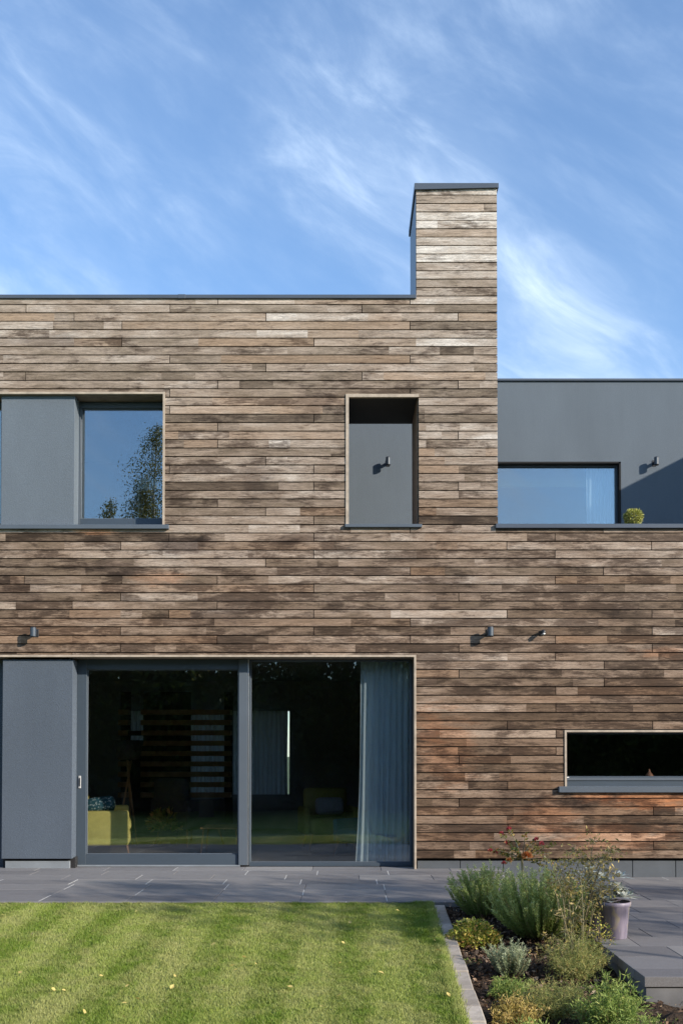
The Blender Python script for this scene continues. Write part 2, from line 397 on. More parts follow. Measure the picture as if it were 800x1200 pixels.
# ------------------------------------------------------------------ levels of the site
def bed_z(y): return -.06 - .085 * max(0, -2.6 - y) if y > -9 else -.06 - .085*6.4
def lawn_z(y):
    return -.02 - .060 * min(max(0, -2.6 - y), 9)
Y_T = -2.60                       # front of the left terrace
XE0, XE1 = .765, .905             # edging kerb stones, beside the terrace
def skew(y): return -.022 * (-2.6 - y)      # the kerb swings in very slightly

# ground sheet
g = MB(); g.add([(-300, -300, -1.0), (300, -300, -1.0), (300, 400, -1.0), (-300, 400, -1.0)], [(0, 1, 2, 3)])
tag(g.build('ground', M['ground']), kind='structure')
# lawn
ys = [Y_T + .02, -3.5, -4.5, -5.5, -6.5, -7.5, -8.5, -9.5, -10.5, -11.6, -14, -40, -80]
g = MB()
for a, b in zip(ys[:-1], ys[1:]):
    g.add([(-60, b, lawn_z(b)), (XE0 + skew(max(b, -9.5)) + .01, b, lawn_z(b)), (XE0 + skew(max(a, -9.5)) + .01, a, lawn_z(a)), (-60, a, lawn_z(a))], [(0, 1, 2, 3)])
g.add([(XE0 + skew(-9.5) + .01, -80, lawn_z(-12)), (60, -80, lawn_z(-12)), (60, -10.5, lawn_z(-10.5)), (XE0 + skew(-9.5) + .01, -10.5, lawn_z(-10.5))], [(0, 1, 2, 3)])
g.add([(9.02, -10.5, lawn_z(-10.5)), (60, -10.5, lawn_z(-10.5)), (60, 30, -.5), (9.02, 30, -.5)], [(0, 1, 2, 3)])
tag(g.build('lawn', M['lawn']), kind='structure')
# grass blades (near the camera's side of the terrace)
def make_grass():
    n = 420000
    y = -2.6 - (rng.random(n) ** 1.0) * 4.9
    xr = XE0 + (-.022) * (-2.6 - y)
    half = -(12 + y) * .36 - .35
    x = half + (xr + .012 - half) * rng.random(n)
    # ragged tuft hanging over the kerb
    m = rng.random(n) < .035; x[m] = xr[m] + rng.normal(0, .018, m.sum()) - .005
    m2 = rng.random(n) < .02; y[m2] = -2.6 + rng.normal(0, .012, m2.sum())
    z = -.02 - .06 * np.maximum(0, -2.6 - y)
    B = np.stack([x, y, z - .004], 1)
    st = np.sin((x - .02*y) * 2*PI/.52)
    lean = rng.normal(0, .42, (n, 2)); lean[:, 1] += np.where(st > 0, -.28, .28)
    D = np.stack([lean[:, 0], lean[:, 1], np.ones(n)], 1)
    cl = np.sin(x*23 + np.sin(y*17)*1.7) * np.sin(y*19 + np.sin(x*13)*2.0)
    L = (.022 + .016*rng.random(n)) * (1 + .22*cl)
    edge = np.clip(1 - (xr - x)/.16, 0, 1); L *= 1 + .55*edge
    t = rng.random((n, 3)); t[:, 0] *= 1 - .5*edge
    # blades
    Sd = rng.normal(size=(n, 3)); Sd[:, 2] = 0
    o = leaves('grass', B, D, L, .0030 + .0014*rng.random(n), M['grass'], None, t, Sd, .35, .15)
    tag(o, 'short mown green and straw coloured grass of the lawn', 'grass', kind='stuff')
make_grass()

# planting bed soil
g = MB(); nx, ny = 60, 90
def bed_sheet(x0, x1, y0, y1, nx, ny):
    vs = []; fs = []
    for j in range(ny+1):
        for i in range(nx+1):
            x = x0 + (x1-x0)*i/nx; y = y0 + (y1-y0)*j/ny
            xs = x + (skew(y) if i == 0 else 0)
            h = .018*math.sin(x*17+y*5) + .014*math.sin(y*23-x*11) + random.uniform(-.012, .012)
            vs.append((xs, y, bed_z(y) + h - .01))
    for j in range(ny):
        for i in range(nx): fs.append((j*(nx+1)+i, j*(nx+1)+i+1, (j+1)*(nx+1)+i+1, (j+1)*(nx+1)+i))
    g.add(vs, fs, smooth=False)
bed_sheet(XE1 - .01, 2.06, -5.20, -2.55, 50, 100)
bed_sheet(XE1 - .01, 9.0, -10.5, -5.20, 160, 110)
tag(g.build('soil', M['soil']), kind='structure')
# mulch chips, one piece of uncountable stuff
def make_mulch():
    n = 9000
    y = -2.65 - rng.random(n)*4.2; x = .93 + (-.022)*(-2.6-y) + rng.random(n)*1.0
    far = y < -5.25; x[far] = .9 + rng.random(far.sum())*2.8
    z = -.06 - .085*(-2.6-y) + .012 + rng.random(n)*.02
    B = np.stack([x, y, z], 1); D = rng.normal(size=(n, 3)); D[:, 2] *= .35
    L = .012 + .042*rng.random(n)**3
    o = leaves('mulch', B, D, L, L*.6, M['mulch'], None, None, None, .5)
    tag(o, 'brown bark chips and dead leaves strewn over the planting bed', 'mulch', kind='stuff')
make_mulch()

# ------------------------------------------------------------------ terrace
def terrace(name, x0, x1, y0, y1, ztop, thick, course, wid, seed, lightp):
    rnd = random.Random(seed); g = MB(); j = MB(); lt = MB()
    y = y1; r = 0
    while y > y0 + .01:
        ya = max(y0, y - course)
        x = x0 - rnd.random()*wid
        while x < x1:
            xa = max(x, x0); xb = min(x + wid, x1)
            if xb - xa > .02:
                t = min(1, max(0, rnd.gauss(.5, .24)))
                dz = rnd.uniform(-.0015, .0015)
                g.bbox(xa + .003, xb - .003, ya + .0025, y - .0025, ztop - thick, ztop + dz, .003, (t, rnd.random(), rnd.random()))
                if rnd.random() < lightp and xb < x1 - .05: lt.box(xb - .004, xb + .004, ya + .004, y - .004, ztop - thick, ztop - .0008)
            x += wid
        y = ya; r += 1
    o = tag(g.build(name, M['paving']), kind='structure')
    tag(lt.build('mortar_joint', M['mortar_light'], o))
    j.box(x0 + .02, x1 - .02, y0 + .02, y1, -.95, ztop - .006 if thick > .05 else ztop - .006)
    tag(j.build('terrace_base', M['joint'], o))
    return o
X_STEP = 1.80
terrace('terrace', -9, X_STEP, Y_T, .24, 0.0, .05, .400, .80, 3, .5)
terrace('patio', X_STEP + .003, 9, Y_T + .003, .20, -.10, .05, .400, .80, 5, .3)
terrace('patio', 1.95, 9, -5.26, Y_T, -.10, .067, .400, .80, 8, .45)
# wall of blocks carrying the patio slab
rt = empty('block_retaining_wall', (1.99, -5.22, -.6))
tag(rt, 'low dark block wall under the front of the raised patio slab', 'retaining wall')
g = MB(); rnd = random.Random(4)
for r in range(5):
    z1 = -.1715 - r*.075; z0 = z1 - .066
    x = 0 - (r % 2)*.11
    while x < 7.0:
        xa = max(x, 0)
        g.bbox(xa + .004, x + .212, rnd.uniform(0, .012), .045, z0 + .6, z1 + .6, .004)
        x += .22
    y = .05
    while y < 2.55:
        g.bbox(rnd.uniform(0, .004), .0425, y, y + .214, z0 + .6, z1 + .6, .004); y += .22
g.build('blockwork', M['block'], rt)
# kerb stones of the lawn
y = Y_T - .005; rnd = random.Random(9); first = None; k = 0
kerb_grp = 'grey stone kerb pieces edging the lawn'
while y > -7.6:
    L = rnd.choice([.30, .36, .42]); t = rnd.random()
    zz = lawn_z(y - L/2)
    rt_ = MB(); rt_.bbox(XE0, XE1, -L + .004, -.003, -.14, .012 + rnd.uniform(-.004, .004), .008, (t, t, t))
    o = rt_.build('kerb_stone', M['edging']); o.location = (skew(y - L/2), y, zz); o.rotation_euler = (math.atan(.06), 0, rnd.uniform(-.012, .012) - .022)
    tag(o, 'weathered stone kerb piece in the row between the lawn and planting bed', 'kerb', kerb_grp)
    y -= L; k += 1

# ------------------------------------------------------------------ THE HOUSE
house = empty('timber_house', (0, 0, 0))
tag(house, 'flat roofed modern house clad in weathered horizontal timber boards with grey rendered upper block', 'house')
Z_BOT = SZ(1005.6); Z_TOPL = SZ(349.0); Z_CH = SZ(219.0); Z_PAR = SZ(619.0)
XL = -8.4; XC0 = SX(487.5, 0, 300); XC1 = SX(582.6, 0, 500); XR = 8.9
pitch = (SZ(228) - Z_BOT)/78
G = .25       # depth of the reveals
# openings (x0,x1,z0,z1) on the wall face
OP_UL = (-6.4, S(193.5, 500)[0], SZ(616.5), SZ(459.5))
OP_REC = (S(405, 540)[0], S(490.5, 540)[0], SZ(616.5), SZ(462))
OP_LOW = (S(661, 890)[0], 6.2, SZ(924), SZ(855.5))
OP_DOOR = (-6.6, S(487.5, 900)[0], -.001, SZ(767.5))
HOLES = [OP_UL, OP_REC, OP_LOW, OP_DOOR]
REG = [(XL, XC0, Z_BOT, Z_TOPL), (XC0, XC1, Z_BOT, Z_CH), (XC1, XR, Z_BOT, Z_PAR)]
def subtract(r, h):
    x0, x1, z0, z1 = r; a0, a1, b0, b1 = h
    if a0 >= x1 or a1 <= x0 or b0 >= z1 or b1 <= z0: return [r]
    out = []
    if a0 > x0: out.append((x0, a0, z0, z1))
    if a1 < x1: out.append((a1, x1, z0, z1))
    m0, m1 = max(x0, a0), min(x1, a1)
    if b0 > z0: out.append((m0, m1, z0, b0))
    if b1 < z1: out.append((m0, m1, b1, z1))
    return out
def sub_all(rs, hs):
    for h in hs:
        n = []
        for r in rs: n += subtract(r, h)
        rs = n
    return rs
def boards_front():
    rnd = random.Random(21); g = MB(); stud = .567; off = S(142, 600)[0]
    nrow = int((Z_CH - Z_BOT)/pitch) + 2
    prev = []
    for r in range(nrow):
        z0 = Z_BOT + r*pitch; z1 = z0 + pitch - .0130
        for ri, (a, b, c, d) in enumerate(REG):
            if z0 >= d: continue
        # board runs for the whole width of this row
        xmax = XR if z0 < Z_PAR - .02 else XC1
        xmin = XL if z0 < Z_TOPL - .02 else XC0
        ztop = Z_PAR if False else 99
        if z0 >= Z_CH: break
        js = []; x = xmin + rnd.uniform(.3, 3)
        cand = [off + stud*k for k in range(-20, 22)]
        k = rnd.randrange(0, 5)
        while k < len(cand):
            c = cand[k]
            if xmin + .3 < c < xmax - .3 and c not in prev and not (c > XC0 and c < XC1 and z0 > Z_TOPL - .2): js.append(c)
            k += rnd.choice([3, 4, 4, 5, 6, 7])
        prev = js
        ends = [xmin] + js + [xmax]
        for bi in range(len(ends)-1):
            ba = ends[bi] + (.0045 if bi else 0); bb = ends[bi+1] - (.0045 if bi < len(ends)-2 else 0)
            dy = rnd.uniform(-.0025, .0025); bt = min(max(rnd.gauss(.50, .135), 0), 1); hue = rnd.random()
            tl = rnd.uniform(-.0015, .0015)
            x = ba
            while x < bb - 1e-6:
                ln = rnd.choice([.25, .4, .6, .9, 1.2, 1.6, 2.2])
                xe = min(x + ln, bb)
                if bb - xe < .12: xe = bb
                t = min(max(bt + rnd.gauss(0, .10) + (.18 if rnd.random() < .06 else 0) + (.22 if z0 > Z_TOPL - .1 else 0), 0.02), 1); hu = hue if rnd.random() < .6 else rnd.random(); sd = rnd.random()
                rects = [(x, xe, z0, z1)]
                # clip to the regions' tops
                out = []
                for (p, q, s_, u) in rects:
                    for (a, b_, c_, d_) in REG:
                        pp, qq = max(p, a), min(q, b_); ss, uu = max(s_, c_), min(u, d_ - .012)
                        if pp < qq - 1e-5 and ss < uu - .006: out.append((pp, qq, ss, uu))
                for (p, q, s_, u) in sub_all(out, HOLES):
                    if q - p < .004 or u - s_ < .006: continue
                    yf = dy
                    vs = [(p, yf+tl, s_), (q, yf+tl, s_), (q, yf-tl, u), (p, yf-tl, u), (p, .022, s_), (q, .022, s_), (q, .022, u), (p, .022, u)]
                    g.add(vs, [(0, 1, 2, 3), (3, 2, 6, 7), (0, 4, 5, 1), (0, 3, 7, 4), (1, 5, 6, 2)], (t, hu, sd))
                x = xe
    return g.build('cladding', M['board'], house)
boards_front()
# core of the front wall behind the boards
g = MB()
for (a, b, c, d) in [(XL, XC0, Z_BOT, Z_TOPL), (XC0, XC1 - .01, Z_BOT, Z_TOPL), (XC1 - .01, XR, Z_BOT, Z_PAR)]:
    for (p, q, s_, u) in sub_all([(a, b, c + .004, d - .02)], HOLES):
        g.box(p, q, .0225, .0225 + .24, s_, u)
g.build('wall', M['black'], house)
# plinth, slightly back
g = MB(); x = OP_DOOR[1] + .012
while x < 8.8:
    g.bbox(x + .002, x + .50, .05, .25, -.20 if x > X_STEP - .3 else -.04, Z_BOT - .035, .003); x += .505
g.build('plinth', M['plinthdark'], house)
g = MB(); g.box(OP_DOOR[1] + .01, 8.85, .10, .25, Z_BOT - .04, Z_BOT + .002); g.build('plinth_gap', M['black'], house)

# roof edge metal
def flashing(parts):
    g = MB()
    for p in parts: g.bbox(*p, .004)
    return g
flashing([(XL - .02, XC0 - .002, -.025, .35, Z_TOPL - .014, Z_TOPL + .030)] + [(xx, xx + .09, -.0275, .352, Z_TOPL - .017, Z_TOPL + .0325) for xx in (-6.9, -4.45, -1.98)]).build('roof_edge', M['metal_cap'], house)
g = MB(); g.box(XL, -.45, .262, 9, Z_TOPL - .35, Z_TOPL - .1); g.box(-.45, XC1, .262, 1.02, Z_TOPL - .35, Z_TOPL - .1)
g.build('roof', M['metal'], house)
# chimney upper part: timber face is in the cladding; sides and cap in metal
ch = empty('chimney', (0, 0, 0)); ch.parent = house
DEP = 1.06
g = MB(); g.box(XC0 - .004, XC1 + .004, .024, DEP, Z_TOPL - .1, Z_CH - .045); g.build('chimney_side', M['metal_cap'], ch)
g = MB()
# sloping cap: front edge strip, thicker towards the left corner as in the photo
zc = Z_CH; vs = []
xa, xb = XC0 - .022, XC1 + .018
vs = [(xa, -.03, zc - .045), (xb, -.03, zc - .022), (xb, DEP + .03, zc - .022), (xa, DEP + .03, zc - .045), (xa, -.03, zc + .03), (xb, -.03, zc + .03), (xb, DEP + .03, zc + .03), (xa, DEP + .03, zc + .03)]
g.add(vs, [(0,3,2,1),(4,5,6,7),(0,1,5,4),(1,2,6,5),(2,3,7,6),(3,0,4,7)]); g.build('chimney_cap', M['metal_cap'], ch)
# lining of the screen (thick wall with the opening)
g = MB(); x0, x1, z0, z1 = OP_REC
g.box(x1 + .002, XC1 - .004, .263, DEP, SZ(640), Z_TOPL - .36)       # right pier
g.box(-.45, x0 - .002, .263, DEP, SZ(640), Z_TOPL - .36)        # left pier
g.box(x0 - .002, x1 + .002, .263, DEP, z1 + .002, Z_TOPL - .36)      # above
g.build('screen_wall', M['trimdark'], house)
g = MB(); n_ = 16
for k in range(n_):        # boards on the inner right cheek of the opening
    za = z0 + (z1 - z0)*k/n_
    g.box(x1 - .012, x1, .06, DEP, za + .002, za + (z1-z0)/n_ - .006)
g.build('reveal_boards', M['trimdark'], house)
g = MB(); g.box(x0, x1 - .013, .06, DEP, z1 - .012, z1); g.build('reveal_soffit', M['black'], house)
# timber trims round the openings
def trim(hole, left=True, right=True, top=True, w=.024, dp=.03):
    x0, x1, z0, z1 = hole; g = MB()
    if left: g.box(x0, x0 + w, -.012, dp, z0, z1 - w)
    if right: g.box(x1 - w, x1, -.012, dp, z0, z1 - w)
    if top: g.box(x0, x1, -.012, dp, z1 - w, z1)
    return g.build('timber_trim', M['trim'], house)
trim(OP_UL, False, True); trim((OP_REC[0], OP_REC[1], OP_REC[2], OP_REC[3]), True, False, True, .036); trim(OP_LOW, True, False); trim(OP_DOOR, False, True, True)
g = MB(); g.box(OP_REC[0] + .001, OP_REC[0] + .034, .031, .5, OP_REC[2], OP_REC[3] - .037); g.build('reveal_cheek', M['trim'], house)
# reveals of the windows and door
def reveal(hole, dep=.5):
    x0, x1, z0, z1 = hole; g = MB()
    g.box(x1 - .024, x1 - .001, .031, dep, z0, z1 - .031); g.box(x0, x1 - .025, .031, dep, z1 - .028, z1 - .002)
    g.box(x0 + .001, x0 + .024, .031, dep, z0, z1 - .031)
    return g.build('reveal', M['trimdark'], house)
reveal(OP_UL); reveal(OP_DOOR); reveal(OP_LOW)
# sills
def sill(x0, x1, z0, z1, y0=-.045, y1=.3, parent=house, mat='metal_light'):
    g = MB(); g.bbox(x0, x1, y0, y1, z0, z1, .004); return g.build('sill', M[mat], parent)

def frame_box(g, x0, x1, z0, z1, ws, y0, y1):
    """ring of four bars: ws = left, right, bottom, top widths"""
    l, r, b, t = ws
    g.bbox(x0, x0 + l, y0, y1, z0, z1, .003); g.bbox(x1 - r, x1, y0, y1, z0, z1, .003)
    if b: g.bbox(x0 + l, x1 - r, y0 + .001, y1, z0, z0 + b, .003)
    if t: g.bbox(x0 + l, x1 - r, y0 + .001, y1, z1 - t, z1, .003)
def window(name, x0, x1, z0, z1, ws, y, label=None, glass='glass', bead='metal_light', silver=False):
    w = empty(name, ((x0+x1)/2, y, z0)); w.parent = house
    if label: w['label'] = label
    ox, oz = (x0+x1)/2, z0
    g = MB(); frame_box(g, x0-ox, x1-ox, 0, z1-z0, ws, 0, .07); g.build('frame', M['metal'], w)
    gx0, gx1, gz0, gz1 = x0+ws[0], x1-ws[1], z0+ws[2], z1-ws[3]
    if silver:
        g = MB(); b = .011
        frame_box(g, gx0-ox, gx1-ox, gz0-oz, gz1-oz, (b, b, b, b), .0255, .045); g.build('glazing_bead', M['chrome'] if silver == 2 else M['metal_light'], w)
    g = MB(); g.box(gx0-ox-.002, gx1-ox+.002, .035, .047, gz0-oz-.002, gz1-oz+.002); g.build('glass', M[glass], w)
    return w

# --- upper left window + rendered panel
Yg = G
xp1 = S(87.5, 540, .05)[0]; xp0 = S(1.5, 540, .05)[0]
zt, zb = SZ(462.5, .03), SZ(614.5, .03)
g = MB(); g.bbox(xp0, xp1, .05, .25, OP_UL[2] + .012, zt, .004); g.build('render_panel', M['render'], house)
wx0, wx1 = S(89, 540, Yg)[0], OP_UL[1] - .026
window('window', wx0, wx1, OP_UL[2] + .01, OP_UL[3] - .032, (.055, .02, .135, .07), Yg, 'upper left window reflecting sky and birch trees', 'glass_up', silver=1)
window('window', OP_UL[0] + .03, xp0 - .01, OP_UL[2] + .01, OP_UL[3] - .032, (.06, .06, .075, .05), Yg, None, 'glass_up')
sill(-6.42, S(198.5, 617)[0], SZ(620.5), SZ(615.5))
# --- opening over the balcony
sill(S(404, 616)[0], S(494, 616)[0], SZ(618.5), SZ(614.8), -.04, DEP)
# --- balcony parapet cap on the right
g = MB(); g.bbox(S(580, 616)[0], XR + .02, -.04, .34, SZ(619.5), SZ(614.5), .004); g.build('parapet_cap', M['metal_cap'], house)
# --- low kitchen window
x0, x1, z0, z1 = OP_LOW
w = window('window', x0 + .026, x1 - .03, z0 + .004, z1 - .032, (.012, .04, .135, .012), .16, 'long low window with a dark pane', 'glass')
g = MB(); g.bbox(-(x1-x0)/2 + .04, (x1-x0)/2 - .04, -.012, .0, .085, .118, .003); g.build('frame_bead', M['metal_light'], w)
g = MB(); g.box(-(x1-x0)/2 + .045, -(x1-x0)/2 + .085, -.016, -.0125, .118, .128); g.build('latch', M['white'], w)
sill(S(653.5, 925)[0], x1 + .06, SZ(928.5), SZ(921.5), -.055, .2, house, 'metal_light')
# --- sliding door
yd = G
xo = S(86, 900, yd)[0]
xa, xb = S(90, 900, yd)[0], S(291.5, 900, yd)[0]
ztop = SZ(773, yd)
door = window('sliding_door', xa, xb, .02, OP_DOOR[3] - .032, (.115, .125, .125, .115), yd, 'sliding glass door with the yellow sofa behind it', 'glass', silver=1)
hx = S(94, 916, yd)[0] - (xa+xb)/2; hz = SZ(916.5, yd)
g = MB(); g.bbox(hx - .018, hx + .014, -.012, .0, hz - .075 - .02, hz + .075 - .02, .005); g.build('handle_plate', M['plinth_pale'], door)
g = MB(); g.bbox(hx - .006, hx + .008, -.020, -.0125, hz - .05 - .02, hz + .05 - .02, .003); g.build('handle', M['fitting'], door)
g = MB()
for k in range(3): g.bbox(xo - .02 + k*.022 - (xa+xb)/2 - .055, xo - .006 + k*.022 - (xa+xb)/2 - .055, -.03 + k*.01, .03, -.015, ztop, .002)
g.build('jamb_profile', M['metal'], door)
g = MB(); g.bbox(xa - (xa+xb)/2, xb - (xa+xb)/2 - .1, -.03, .02, -.018, .002, .003); g.build('track', M['plinth'], door)
# fixed pane
fx1 = OP_DOOR[1] - .028
window('fixed_window', xb + .002, fx1, .0, OP_DOOR[3] - .032, (.012, .02, .045, .012), yd + .02, 'tall fixed pane with a pale curtain behind it', 'glass', silver=1)
g = MB(); g.bbox(xb - .014, xb + .001, yd - .028, yd, .02, OP_DOOR[3] - .033, .003); g.build('mullion_edge', M['chrome'], house)
g = MB(); g.bbox(S(280, 900, yd)[0], xb - .015, yd - .03, yd, .02, OP_DOOR[3] - .033, .003); g.build('mullion', M['metal_light'], house)
# lower rendered panel and the little plinth below it
xq1 = S(85.0, 900, .05)[0]; xq0 = S(1.0, 900, .0)[0]
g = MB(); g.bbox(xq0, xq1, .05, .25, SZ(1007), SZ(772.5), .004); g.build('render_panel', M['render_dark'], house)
g = MB(); g.bbox(S(5, 1000, .05)[0], S(81, 1000, .05)[0], .09, .25, -.03, SZ(1009.5, .05), .004); g.build('plinth', M['plinth'], house)
g = MB(); g.box(xq0, xq1 + .02, .12, .24, -.02, SZ(1006)); g.build('plinth_gap', M['black'], house)
window('window', OP_DOOR[0] + .03, xq0 - .012, .0, OP_DOOR[3] - .032, (.10, .10, .12, .1), yd, None, 'glass')

# --- set back upper block
YB = 2.8
Z_BL = SZ(447, YB)
def SB(px, py): return S(px, py, YB)
hole = (1.45, SB(727, 560)[0], 3.0, SB(700, 541)[1])
g = MB()
for (p, q, s_, u) in sub_all([(-.40, 9.2, 2.75, Z_BL)], [hole]): g.box(p, q, YB, YB + .25, s_, u)
g.build('render_wall', M['render'], house)
g = MB(); g.bbox(-.42, 9.2, YB - .03, YB + .35, Z_BL + .001, Z_BL + .035, .004); g.build('roof_edge', M['metal_cap'], house)
g = MB(); g.box(-.45, 9.0, YB + .26, 9, Z_BL - .35, Z_BL - .1); g.build('roof', M['metal'], house)
window('window', hole[0] + .002, hole[1] - .002, hole[2], hole[3] - .002, (.05, .05, .06, .05), YB + .10, 'wide upper window of the set back block', 'glass_up')
g = MB(); g.box(hole[0], hole[1] - .03, YB + .001, YB + .099, hole[3] - .022, hole[3] - .003); g.box(hole[1] - .022, hole[1] - .003, YB + .001, YB + .099, hole[2], hole[3] - .025); g.build('reveal', M['black'], house)
# balcony floor and the side of the main volume
g = MB(); g.box(-.44, XC1 + .0, .263, YB, 2.70, 2.98); g.box(XC1, XR, .263, YB, 2.70, 2.98); g.build('balcony_floor', M['plinthdark'], house)
g = MB(); g.box(-.60, -.45, 1.062, YB, 2.98, Z_TOPL - .02); g.build('side_wall', M['render'], house)
# projecting wing with its roof slab, right of the picture
wg = empty('wing', (0, 0, 0)); wg.parent = house
g = MB(); g.box(7.07, 12, -.1, YB - .002, 5.94, Z_BL); g.build('roof_slab', M['render'], wg)
g = MB(); g.box(8.92, 12, .1, YB - .002, -.6, 5.93); g.build('wall', M['render'], wg)

# --- rooms
g = MB()
g.box(-8.3, 1.75, .32, 6.4, -.12, -.012)
g.build('room_floor', M['indoor_floor'], house)
g = MB(); g.box(-8.3, 8.8, .27, 6.4, 2.62, 2.69); g.build('room_ceiling', M['indoor'], house)
BW = 6.2   # back wall plane
bw_holes = [(S(148, 880, BW)[0], S(339, 880, BW)[0], SZ(931, BW), SZ(833, BW))]
g = MB()
for (p, q, s_, u) in sub_all([(-8.3, 8.8, -.012, 2.62)], bw_holes): g.box(p, q, BW, BW + .2, s_, u)
g.box(-8.35, -8.3, .27, BW, -.012, 2.62); g.box(1.76, 1.86, .27, BW, -.012, 2.62); g.box(8.8, 8.85, .27, BW, -.012, 2.62)
g.build('interior_wall', M['indoor'], house)
# upper left room
g = MB(); g.box(-8.3, -.6, 5.0, 5.1, 2.9, 6.3); g.box(-8.35, -8.3, .27, 5, 2.9, 6.3); g.box(-.72, -.61, .27, 5, 2.9, 6.3); g.build('interior_wall', M['indoor'], house)
g = MB(); g.box(-8.3, -.6, .27, 5, 2.80, 2.90); g.build('room_floor', M['indoor_floor'], house)
g = MB(); g.box(-8.3, -.6, .27, 5, 6.2, 6.26); g.build('room_ceiling', M['indoor'], house)
# room behind the set back window
g = MB(); g.box(.2, 6.5, 7.0, 7.1, 2.9, 6.3); g.box(.2, .3, YB + .26, 7, 2.9, 6.3); g.box(6.4, 6.5, YB + .26, 7, 2.9, 6.3); g.build('interior_wall', M['indoor'], house)
# outer shell
g = MB(); g.box(-8.5, -8.4, .03, 9, -.6, Z_TOPL - .02); g.box(-8.4, 9, 8.9, 9, 2.7, Z_PAR); g.build('outer_wall', M['render'], house)

# back window's wooden stair treads in front of it
st = empty('open_staircase', (S(200, 900, 5.6)[0], 5.6, 0))
tag(st, 'dark open shelves of wooden slats in front of the far window', 'shelving')
ox = st.location.x
g = MB()
for k in range(9):
    z = SZ(932 - 12.1*k, 5.6)
    g.bbox(S(166, 900, 5.6)[0]-ox, S(271, 900, 5.6)[0]-ox, -.1, .1, z - .035, z + .05, .004)
    g.bbox(S(140, 900, 5.6)[0]-ox, S(151.5, 900, 5.6)[0]-ox, -.1, .1, z - .035, z + .05, .004)
st_sh = g.build('shelf', M['wood'], st)
g = MB()
for a, b in ((140, 151.5), (166.5, 222.5), (262, 272)): g.bbox(S(a, 900, 5.6)[0]-ox, S(b, 900, 5.6)[0]-ox, .1, .13, 0, 2.4, .004)
for z in (SZ(860, 5.6), SZ(872, 5.6)): g.bbox(S(151, 900, 5.6)[0]-ox, S(167, 900, 5.6)[0]-ox, -.1, .13, z - .03, z + .05, .004)
g.box(S(150, 900, 5.6)[0]-ox, S(167, 900, 5.6)[0]-ox, .1, .13, 0, SZ(871, 5.6))
g.build('upright', M['darkfab'], st)
st.name = 'slatted_shelving'

# ------------------------------------------------------------------ curtains
def curtain(name, x0, x1, z0, z1, y, folds, amp, mat, flare=0.0, seed=1):
    rnd = random.Random(seed); nx = folds*10; nz = 14; vs = []; fs = []
    ph = [rnd.uniform(-.5, .5) for _ in range(folds+2)]; am = [rnd.uniform(.5, 1.2) for _ in range(folds+2)]
    ox = (x0+x1)/2
    for side in (0, 1):
        for j in range(nz+1):
            v = j/nz
            for i in range(nx+1):
                u = i/nx; k = u*folds; ki = int(k)
                a = am[ki]*(1-(k-ki)) + am[ki+1]*(k-ki)
                X = x0 + (x1-x0)*u - flare*(1-u)*(1-v)**2 - ox + .006*math.sin(v*5+k*2)
                Y = amp*a*math.sin(2*PI*k + ph[ki]*(1-(k-ki)) + ph[ki+1]*(k-ki) + .3*math.sin(v*3)) * (.6+.4*(1-v)) + side*.002
                vs.append((X, Y, (z1-z0)*v))
    n1 = (nx+1)*(nz+1)
    for s_ in (0, n1):
        for j in range(nz):
            for i in range(nx):
                q = (s_+j*(nx+1)+i, s_+j*(nx+1)+i+1, s_+(j+1)*(nx+1)+i+1, s_+(j+1)*(nx+1)+i)
                fs.append(q if s_ == 0 else q[::-1])
    g = MB(); g.add(vs, fs, smooth=True); o = g.build(name, mat); o.location = (ox, y, z0); return o
tag(curtain('curtain', S(423, 900, .38)[0], S(486, 900, .38)[0], .02, 2.50, .385, 9, .024, M['curtain'], .07, 2), 'tall pale blue sheer curtain behind the right end of the ground floor glazing', 'curtain')
tag(curtain('curtain', S(149, 900, 5.95)[0], S(336.9, 900, 5.95)[0], SZ(931, 5.95), SZ(833, 5.95), 5.95, 36, .03, M['curtain_white'], 0, 3), 'white net curtain hanging at the far window of the living room', 'curtain')  # widened behind the shelves; the added width dims daylight between the slats
tag(curtain('curtain', S(687, 580, YB+.24)[0], S(725, 580, YB+.24)[0], 3.0, hole[3] - .03, YB + .24, 9, .022, M['curtain_bright'], 0, 4), 'pale blue curtain at the right end of the set back upper window', 'curtain')

# ------------------------------------------------------------------ furniture indoors
sx0, sx1 = S(88, 980, 1.46)[0], S(150, 980, 1.46)[0]
sf = empty('sofa', ((sx0+sx1)/2, 1.50, -.012), .21); tag(sf, 'mustard yellow sofa seen from its arm end behind the sliding door', 'sofa')
wd = sx1 - sx0
g = MB(); g.bbox(-wd/2, wd/2, 0, .16, .14, .60, .035); g.build('arm', M['yellow'], sf)
g = MB(); g.bbox(-wd/2, wd/2, 1.45, 1.61, .14, .60, .035); g.build('arm', M['yellow'], sf)
g = MB(); g.bbox(-wd/2 + .02, wd/2 + .022, .165, 1.445, .14, .30, .06); g.build('seat_base', M['yellow'], sf)
g = MB(); g.bbox(-wd/2 + .15, wd/2 + .030, .165, 1.445, .305, .46, .07); g.build('seat_cushion', M['yellow'], sf)
g = MB(); g.bbox(-wd/2 - .16, -wd/2 + .14, .165, 1.445, .30, .80, .06); g.build('backrest', M['yellow'], sf)
for ax, ay in ((wd/2 - .03, .08), (wd/2 - .03, 1.5), (-wd/2 + .08, .08), (-wd/2 + .08, 1.5)):
    g = MB(); g.tube([(ax, ay, .15), (ax + (.03 if ax > 0 else -.03), ay - .01, 0)], [.018, .011], 8); g.build('leg', M['wood'], sf)
pl = MB(); pl.bbox(-.19, .19, -.09, .09, -.10, .10, .06); o = pl.build('cushion', M['pattern']); o.location = (S(119, 945, 1.75)[0], 1.70, .66); o.rotation_euler = (-.5, -.14, .1)
tag(o, 'teal and white patterned cushion lying on top of the yellow sofa', 'cushion')
